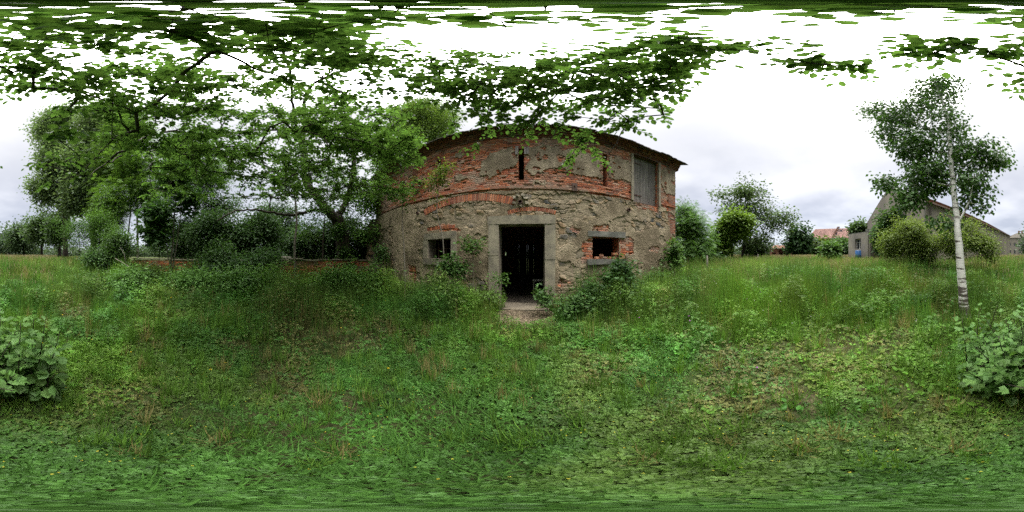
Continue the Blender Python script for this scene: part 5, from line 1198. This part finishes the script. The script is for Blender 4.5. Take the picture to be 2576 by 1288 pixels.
def brush():
    q = at(42, 13); g = float(gz(q[0], q[1])); m = MB()
    for k in range(160):
        c = np.array([q[0], q[1], g+.1])+rng.normal(0, 1, 3)*[.6, .6, .12]; d = unit(rng.normal(0, 1, 3)*[1, 1, .25])*(.3+.5*rng.random()); m.tube([c-d/2, c+d/2], .008, 4)
    tag(m.build('brush_pile', mat_noise('dry_brush', (.13, .07, .045), (.28, .17, .11), 9)), 'heap of dry reddish brushwood in the grass on the far left', 'brush pile', kind='stuff')
brush()
def fallen():
    root = thing('fallen_branch', 'long grey dead branch leaning out of the bushes over the weeds on the left', 'branch', tuple(at(385, 5.8))); m = MB()
    L1 = [at(395, 5.6, py=760), at(370, 5.9, py=715), at(330, 6.4, py=675), at(290, 7.2, py=650)]
    m.tube(bez(L1, 14), np.linspace(.035, .012, 14), 7)
    for (t, dx, dy) in ((8, -30, 10), (6, 30, -25), (10, -20, -30), (4, 25, 15)):
        p = bez(L1, 14)[t]; m.tube([p, p+np.array([.004*dx, .01*dx, -.012*dy+.1]), p+np.array([.01*dx, .03*dx, -.02*dy+.15])], [.012, .008, .004], 5)
    m.build('dead_limb', M['bark_grey'], root, smooth=True)
fallen()

# ------------------------------------------------------------------ meadow
def inside_barn(x, y):
    yw = np.polyval(_pf, x); return (x > -7.0) & (x < 6.6) & (y > yw-.08)
def onpath(x, y): return ((x-.32)/.80)**2+((y-4.1)/.70)**2 < 1+.8*(vn(x*5, y*5, 71)-.5)
def scatter(n, r0, r1, az0=-180, az1=180, pw=2.0):
    r = (r0**pw+(r1**pw-r0**pw)*rng.random(n))**(1/pw); a = np.radians(az0+(az1-az0)*rng.random(n)); x = r*np.sin(a); y = r*np.cos(a)
    ok = ~inside_barn(x, y) & ~onpath(x, y) & (rng.random(n) > .6*bare(x, y)); return x[ok], y[ok]
_ta = np.radians([60, 70, 83, 99.5, 112, 116, 113]); _tr = np.array([1.6, 2.0, 2.4, 2.9, 4.1, 5.8, 8.5]); TRK = bez(np.stack([_tr*np.sin(_ta), _tr*np.cos(_ta)], 1), 40)
def track(x, y):
    d = np.full(np.shape(x), 9.)
    for p in TRK: d = np.minimum(d, np.hypot(x-p[0], y-p[1]))
    return 1-sstep(.12, .42, d+.15*(fbm(x*2, y*2, 66, 2)-.5))
def hmap(x, y):
    """height of the growth: mown-looking near the camera, tall on the slope to the right and by the walls"""
    r = np.hypot(x, y); az = np.degrees(np.arctan2(x, y)); t = np.interp(az, [-180, -150, -110, -60, -20, 10, 40, 60, 110, 150, 180], [.55, .5, .6, .7, .5, .35, .75, 1, 1, .75, .6])
    h = (1-.62*track(x, y))*(.07+.42*sstep(1.6, 4.2, r)*t*(1-.45*sstep(8, 14, r)))*(1-.75*sstep(1.3, .6, np.hypot((x-.32)/.9, (y-4.1)/.8)))*(.35+1.0*fbm(x*.8, y*.8, 14, 3)+.75*sstep(.55, .75, fbm(x*.7+3, y*.7, 15, 3)))*(1+.9*sstep(.45, .6, fbm(x*.45+9, y*.45, 16, 2))*sstep(2.6, 4.5, r))
    a = np.degrees(np.arctan2(x, y)); h = h+.34*sstep(30, 42, a)*sstep(92, 70, a)*sstep(2.9, 3.9, r)*sstep(7.5, 6, r)*(.5+.8*fbm(x*.9, y*.9, 77, 2))
    return np.minimum(h, np.maximum(.11, (1.50-gz(x, y))/1.55))
def field_col(x, y, n):
    """patches of species: fresh green, blue green, yellow green, straw"""
    f1 = fbm(x*.55, y*.55, 24, 4); f2 = fbm(x*.9+7, y*.9, 25, 4); r = np.hypot(x, y); az = np.degrees(np.arctan2(x, y))
    A = np.array([.128, .238, .032]); B = np.array([.076, .176, .034]); C = np.array([.165, .215, .048]); D = np.array([.32, .27, .13])
    k1 = sstep(.38, .62, f1)[:, None]; c = A*k1+B*(1-k1); k2 = sstep(.52, .68, f2)[:, None]; c = c*(1-k2*.4)+C*k2*.4
    back = np.interp(az, [-180, -140, -110, 30, 60, 90, 150, 180], [.6, .45, .1, .0, .5, .8, .9, .6])*sstep(5, 14, r)
    dry = (back*sstep(.42, .7, fbm(x*.4+3, y*.4, 27, 3)+.12*rng.random(n)))[:, None]; c = c*(1-dry*.75)+D*dry*.75
    br = (bare(x, y)*(rng.random(n) < .55))[:, None]; c = c*(1-br*.6)+np.array([.19, .125, .06])*br*.6
    return c*(.45+1.05*fbm(x*2.6, y*2.6, 44, 3))[:, None]*(.75+.5*fbm(x*.8+30, y*.8, 48, 2))[:, None]
def tuft(x, y): return sstep(.36, .60, fbm(x*2.3+4, y*2.3, 61, 3))
def bare(x, y):
    """patches where dry stems and soil show through"""
    r = np.hypot(x, y); a = np.degrees(np.arctan2(x, y)); f = fbm(x*.75+11, y*.75, 35, 4)+.10*((a > -130) & (a < -45) & (r > 2.3) & (r < 3.8))+.07*((a > 100) & (a < 150) & (r > 1.8) & (r < 3))
    return sstep(.53, .68, f)*sstep(.5, 1.4, r)
def grass():
    parts = []
    def blades(n, r0, r1, wd, az0=-180, az1=180, hs=1.0, straw=0.0, pw=2.0, lean=.5):
        x, y = scatter(n, r0, r1, az0, az1, pw); a_ = np.degrees(np.arctan2(x, y)); shady = (a_ > -135) & (a_ < -15) & (np.hypot(x, y) > 4.2)
        k_ = ~(shady & (rng.random(len(x)) < .7)); x, y = x[k_], y[k_]; n = len(x); z = gz(x, y)-.02; h = hmap(x, y)*hs*(.5+.9*rng.random(n))+.04
        ph = rng.random(n)*6.283; ln = lean*(.3+rng.random(n)); d = np.stack([np.cos(ph)*ln, np.sin(ph)*ln, np.ones(n)], 1); nm = np.stack([-np.cos(ph), -np.sin(ph), ln*.6], 1)
        c = field_col(x, y, n)*(.7+.6*rng.random((n, 1))); s = rng.random(n) < straw; c[s] = np.array([.30, .25, .13])*(.6+.6*rng.random((s.sum(), 1)))
        parts.append(leafmesh(BLADE, np.stack([x, y, z], 1), d, -nm, h*1.15, np.broadcast_to(wd, (n,))/(h*1.15), c))
    blades(16000, .0, 2.2, .009, lean=2.2, pw=1.5, hs=1.8); blades(60000, 1.5, 5, .008, lean=.8); blades(60000, 4, 9, .013, straw=.02, lean=.6)
    blades(60000, 8, 18, .026, 45, 235, straw=.14, lean=.5); blades(45000, 16, 34, .05, 55, 215, 1.0, straw=.22); blades(26000, 32, 75, .12, 55, 215, .9, straw=.25)
    blades(14000, 6, 14, .02, -150, -40)
    # tussocks
    for (nt_, r0, r1, a0, a1, hh, wd) in ((650, .4, 3.2, -180, 180, .20, .007), (1500, 2.5, 7, -180, 180, .34, .009), (1600, 6, 14, 25, 230, .42, .016)):
        x, y = scatter(nt_, r0, r1, a0, a1); nb = 26; hx = hh*(.6+.8*rng.random(len(x))); cx_, cy_ = np.repeat(x, nb), np.repeat(y, nb); n = len(cx_); h = np.repeat(hx, nb)*(.6+.6*rng.random(n)); ph = rng.random(n)*6.283; rr = .05*rng.random(n)
        x2, y2 = cx_+rr*np.cos(ph), cy_+rr*np.sin(ph); ln = .25+1.0*rng.random(n)**1.5; d = np.stack([np.cos(ph)*ln, np.sin(ph)*ln, np.ones(n)], 1); nm = np.stack([np.cos(ph), np.sin(ph), -ln*.5], 1)
        tc_ = np.array([.13, .25, .04])*(.6+.8*rng.random((len(x), 1))); tc_[rng.random(len(x)) < .16] = (.28, .25, .10); c = np.repeat(tc_, nb, axis=0)*(.75+.5*rng.random((n, 1)))
        parts.append(leafmesh(BLADE, np.stack([x2, y2, gz(x2, y2)], 1), d, nm, h*1.2, wd/(h*1.2), c))
    # tall flowering stalks
    x, y = scatter(26000, 4.2, 26, 42, 200); n = len(x); h = .32+.28*rng.random(n); keep = rng.random(n) < sstep(.35, .6, fbm(x*.3+2, y*.3, 29, 3)); x, y, h = x[keep], y[keep], h[keep]; n = len(x); h = np.minimum(h, np.maximum(.2, 1.72-gz(x, y)))
    ph = rng.random(n)*6.283; d = np.stack([np.cos(ph)*.25, np.sin(ph)*.25, np.ones(n)], 1); nm = np.stack([-np.cos(ph), -np.sin(ph), .2*np.ones(n)], 1); r = np.hypot(x, y); z = gz(x, y)
    st = np.array([.22, .20, .10])*(.7+.6*rng.random((n, 1))); P = np.stack([x, y, z], 1)
    parts.append(leafmesh(BLADE, P, d, -nm, h*.9, .0009*r/h+.003, st)); tip = P+unit(d)*(h*.78)[:, None]
    parts.append(leafmesh(SPIKE, tip, d+nm*.3, -nm, .10+.08*rng.random(n), (.0013*r+.006)/.12, np.array([.30, .25, .15])*(.7+.6*rng.random((n, 1)))))
    v = join(parts); tag(mesh_obj('grass', v[0], v[1], M['grass'], None, v[2]), 'rank meadow grass, green with straw-coloured seed heads, covering the yard', 'grass', kind='stuff'); print('grass', len(v[1]))
grass()
def cover():
    parts = []
    def clover(n, r0, r1, size, az0=-180, az1=180, pw=2.0, tpl=CLOV, asp=1.0, lift=.8, colf=None):
        x, y = scatter(n, r0, r1, az0, az1, pw); k_ = rng.random(len(x)) < .22+.78*tuft(x, y); x, y = x[k_], y[k_]; n = len(x); H = hmap(x, y)*(.55+.8*tuft(x, y)); z = gz(x, y)+H*lift*(.25+.75*rng.random(n)**.6); ph = rng.random(n)*6.283
        d = np.stack([np.cos(ph), np.sin(ph), rng.normal(0, .2, n)], 1); nm = np.stack([rng.normal(0, .4, n), rng.normal(0, .4, n), np.ones(n)], 1)
        c = field_col(x, y, n)*(.65+.8*rng.random((n, 1)))
        if colf is not None: c = c*np.array(colf)
        parts.append(leafmesh(tpl, np.stack([x, y, z], 1), d, nm, size*(.6+.8*rng.random(n)), asp, c))
    clover(32000, .0, 2.2, .046, pw=1.6); clover(90000, 1.8, 5.2, .046, lift=.95); clover(60000, 4.5, 9, .055, lift=.9); clover(22000, 1.5, 6, .10, tpl=ASH, lift=.9, colf=(.85, 1.1, .9))
    clover(24000, 8, 20, .10, 40, 240, tpl=ASH, lift=.85); clover(26000, 8, 20, .09, 40, 240, tpl=DIAM, asp=.6)
    v = join(parts); tag(mesh_obj('ground_cover', v[0], v[1], M['leaf'], None, v[2]), 'dense clover, vetch and small weeds between the grass blades', 'ground cover', kind='stuff')
    # leafier weeds towards the walls and on the slope
    def weeds(n, r0, r1, a0, a1, hlo, hhi, lsize, asp, levels, colf, label, name, thr):
        x, y = scatter(n, r0, r1, a0, a1); n = len(x); keep = rng.random(n) < sstep(thr, thr+.18, fbm(x*.7+5, y*.7, 51, 3)); x, y = x[keep], y[keep]; n = len(x)
        P = []; D = []; NM = []; C = []; S = []
        h = (hlo+(hhi-hlo)*rng.random(n))*sstep(r0-.6, r0+1.2, np.hypot(x, y))*(.5+.9*fbm(x*.9, y*.9, 52, 3))*(1-.7*track(x, y)); h = np.minimum(h, np.maximum(.12, 1.5-gz(x, y))); z = gz(x, y); fc = field_col(x, y, n)*colf*(.75+.5*rng.random((n, 1)))
        lx, ly = rng.normal(0, .12, n), rng.normal(0, .12, n)
        for k in range(levels):
            t = (k+1)/levels
            for q in range(2):
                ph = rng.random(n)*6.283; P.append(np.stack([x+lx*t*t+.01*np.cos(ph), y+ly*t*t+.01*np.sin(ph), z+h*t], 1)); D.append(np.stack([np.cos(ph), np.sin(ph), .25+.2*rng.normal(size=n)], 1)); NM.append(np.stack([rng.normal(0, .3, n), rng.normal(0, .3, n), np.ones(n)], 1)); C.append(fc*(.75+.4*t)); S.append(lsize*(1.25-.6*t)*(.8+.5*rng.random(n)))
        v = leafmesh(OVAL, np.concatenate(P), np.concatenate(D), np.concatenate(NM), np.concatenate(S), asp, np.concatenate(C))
        tag(mesh_obj(name, v[0], v[1], M['leaf'], None, v[2]), label, name.replace('_', ' '), kind='stuff')
    weeds(9000, 4.0, 7.8, -140, -12, .25, .72, .125, .42, 8, np.array([.85, 1.02, 1.0]), 'knee-high nettles and leafy weeds in front of the barn and low wall', 'weeds', .30)
    weeds(13000, 3.3, 9.5, 22, 165, .25, .68, .070, .30, 9, np.array([.9, 1.1, .9]), 'lush feathery weeds standing in mounds on the slope right of the barn', 'tall_weeds', .40)
    weeds(2600, .8, 4.5, -180, 180, .06, .16, .085, .55, 2, np.array([.95, 1.15, .9]), 'flat rosettes of broad leaves between the clover', 'broad_weeds', .40)
    weeds(5000, 1.8, 4.2, -160, 60, .10, .30, .050, .40, 5, np.array([.9, 1.05, .9]), 'ankle-high leafy weeds scattered through the clover', 'low_weeds', .46)
    # tiny blossoms
    parts = []
    for (n, r0, r1, c, s, a0, a1) in ((2600, .3, 4.5, (.55, .50, .05), .009, -180, 180), (60, 1.6, 7, (.75, .55, .02), .03, -180, 20), (200, 2, 9, (.65, .65, .58), .022, 20, 200), (26, 1.5, 5, (.35, .05, .40), .03, 0, 180)):
        x, y = scatter(n, r0, r1, a0, a1); n = len(x); P = np.stack([x, y, gz(x, y)+hmap(x, y)*.95+.02], 1)
        for q in range(2): ph = rng.random(n)*6; parts.append(leafmesh(CLOV, P, np.stack([np.cos(ph), np.sin(ph), 0*ph], 1), np.stack([.3*np.sin(ph), 0*ph, np.ones(n)], 1), s, 1.0, np.tile(np.array(c), (n, 1))))
    v = join(parts); tag(mesh_obj('wildflowers', v[0], v[1], M['leaf'], None, v[2]), 'tiny yellow, white and purple wildflowers scattered through the clover', 'flowers', kind='stuff')
cover()
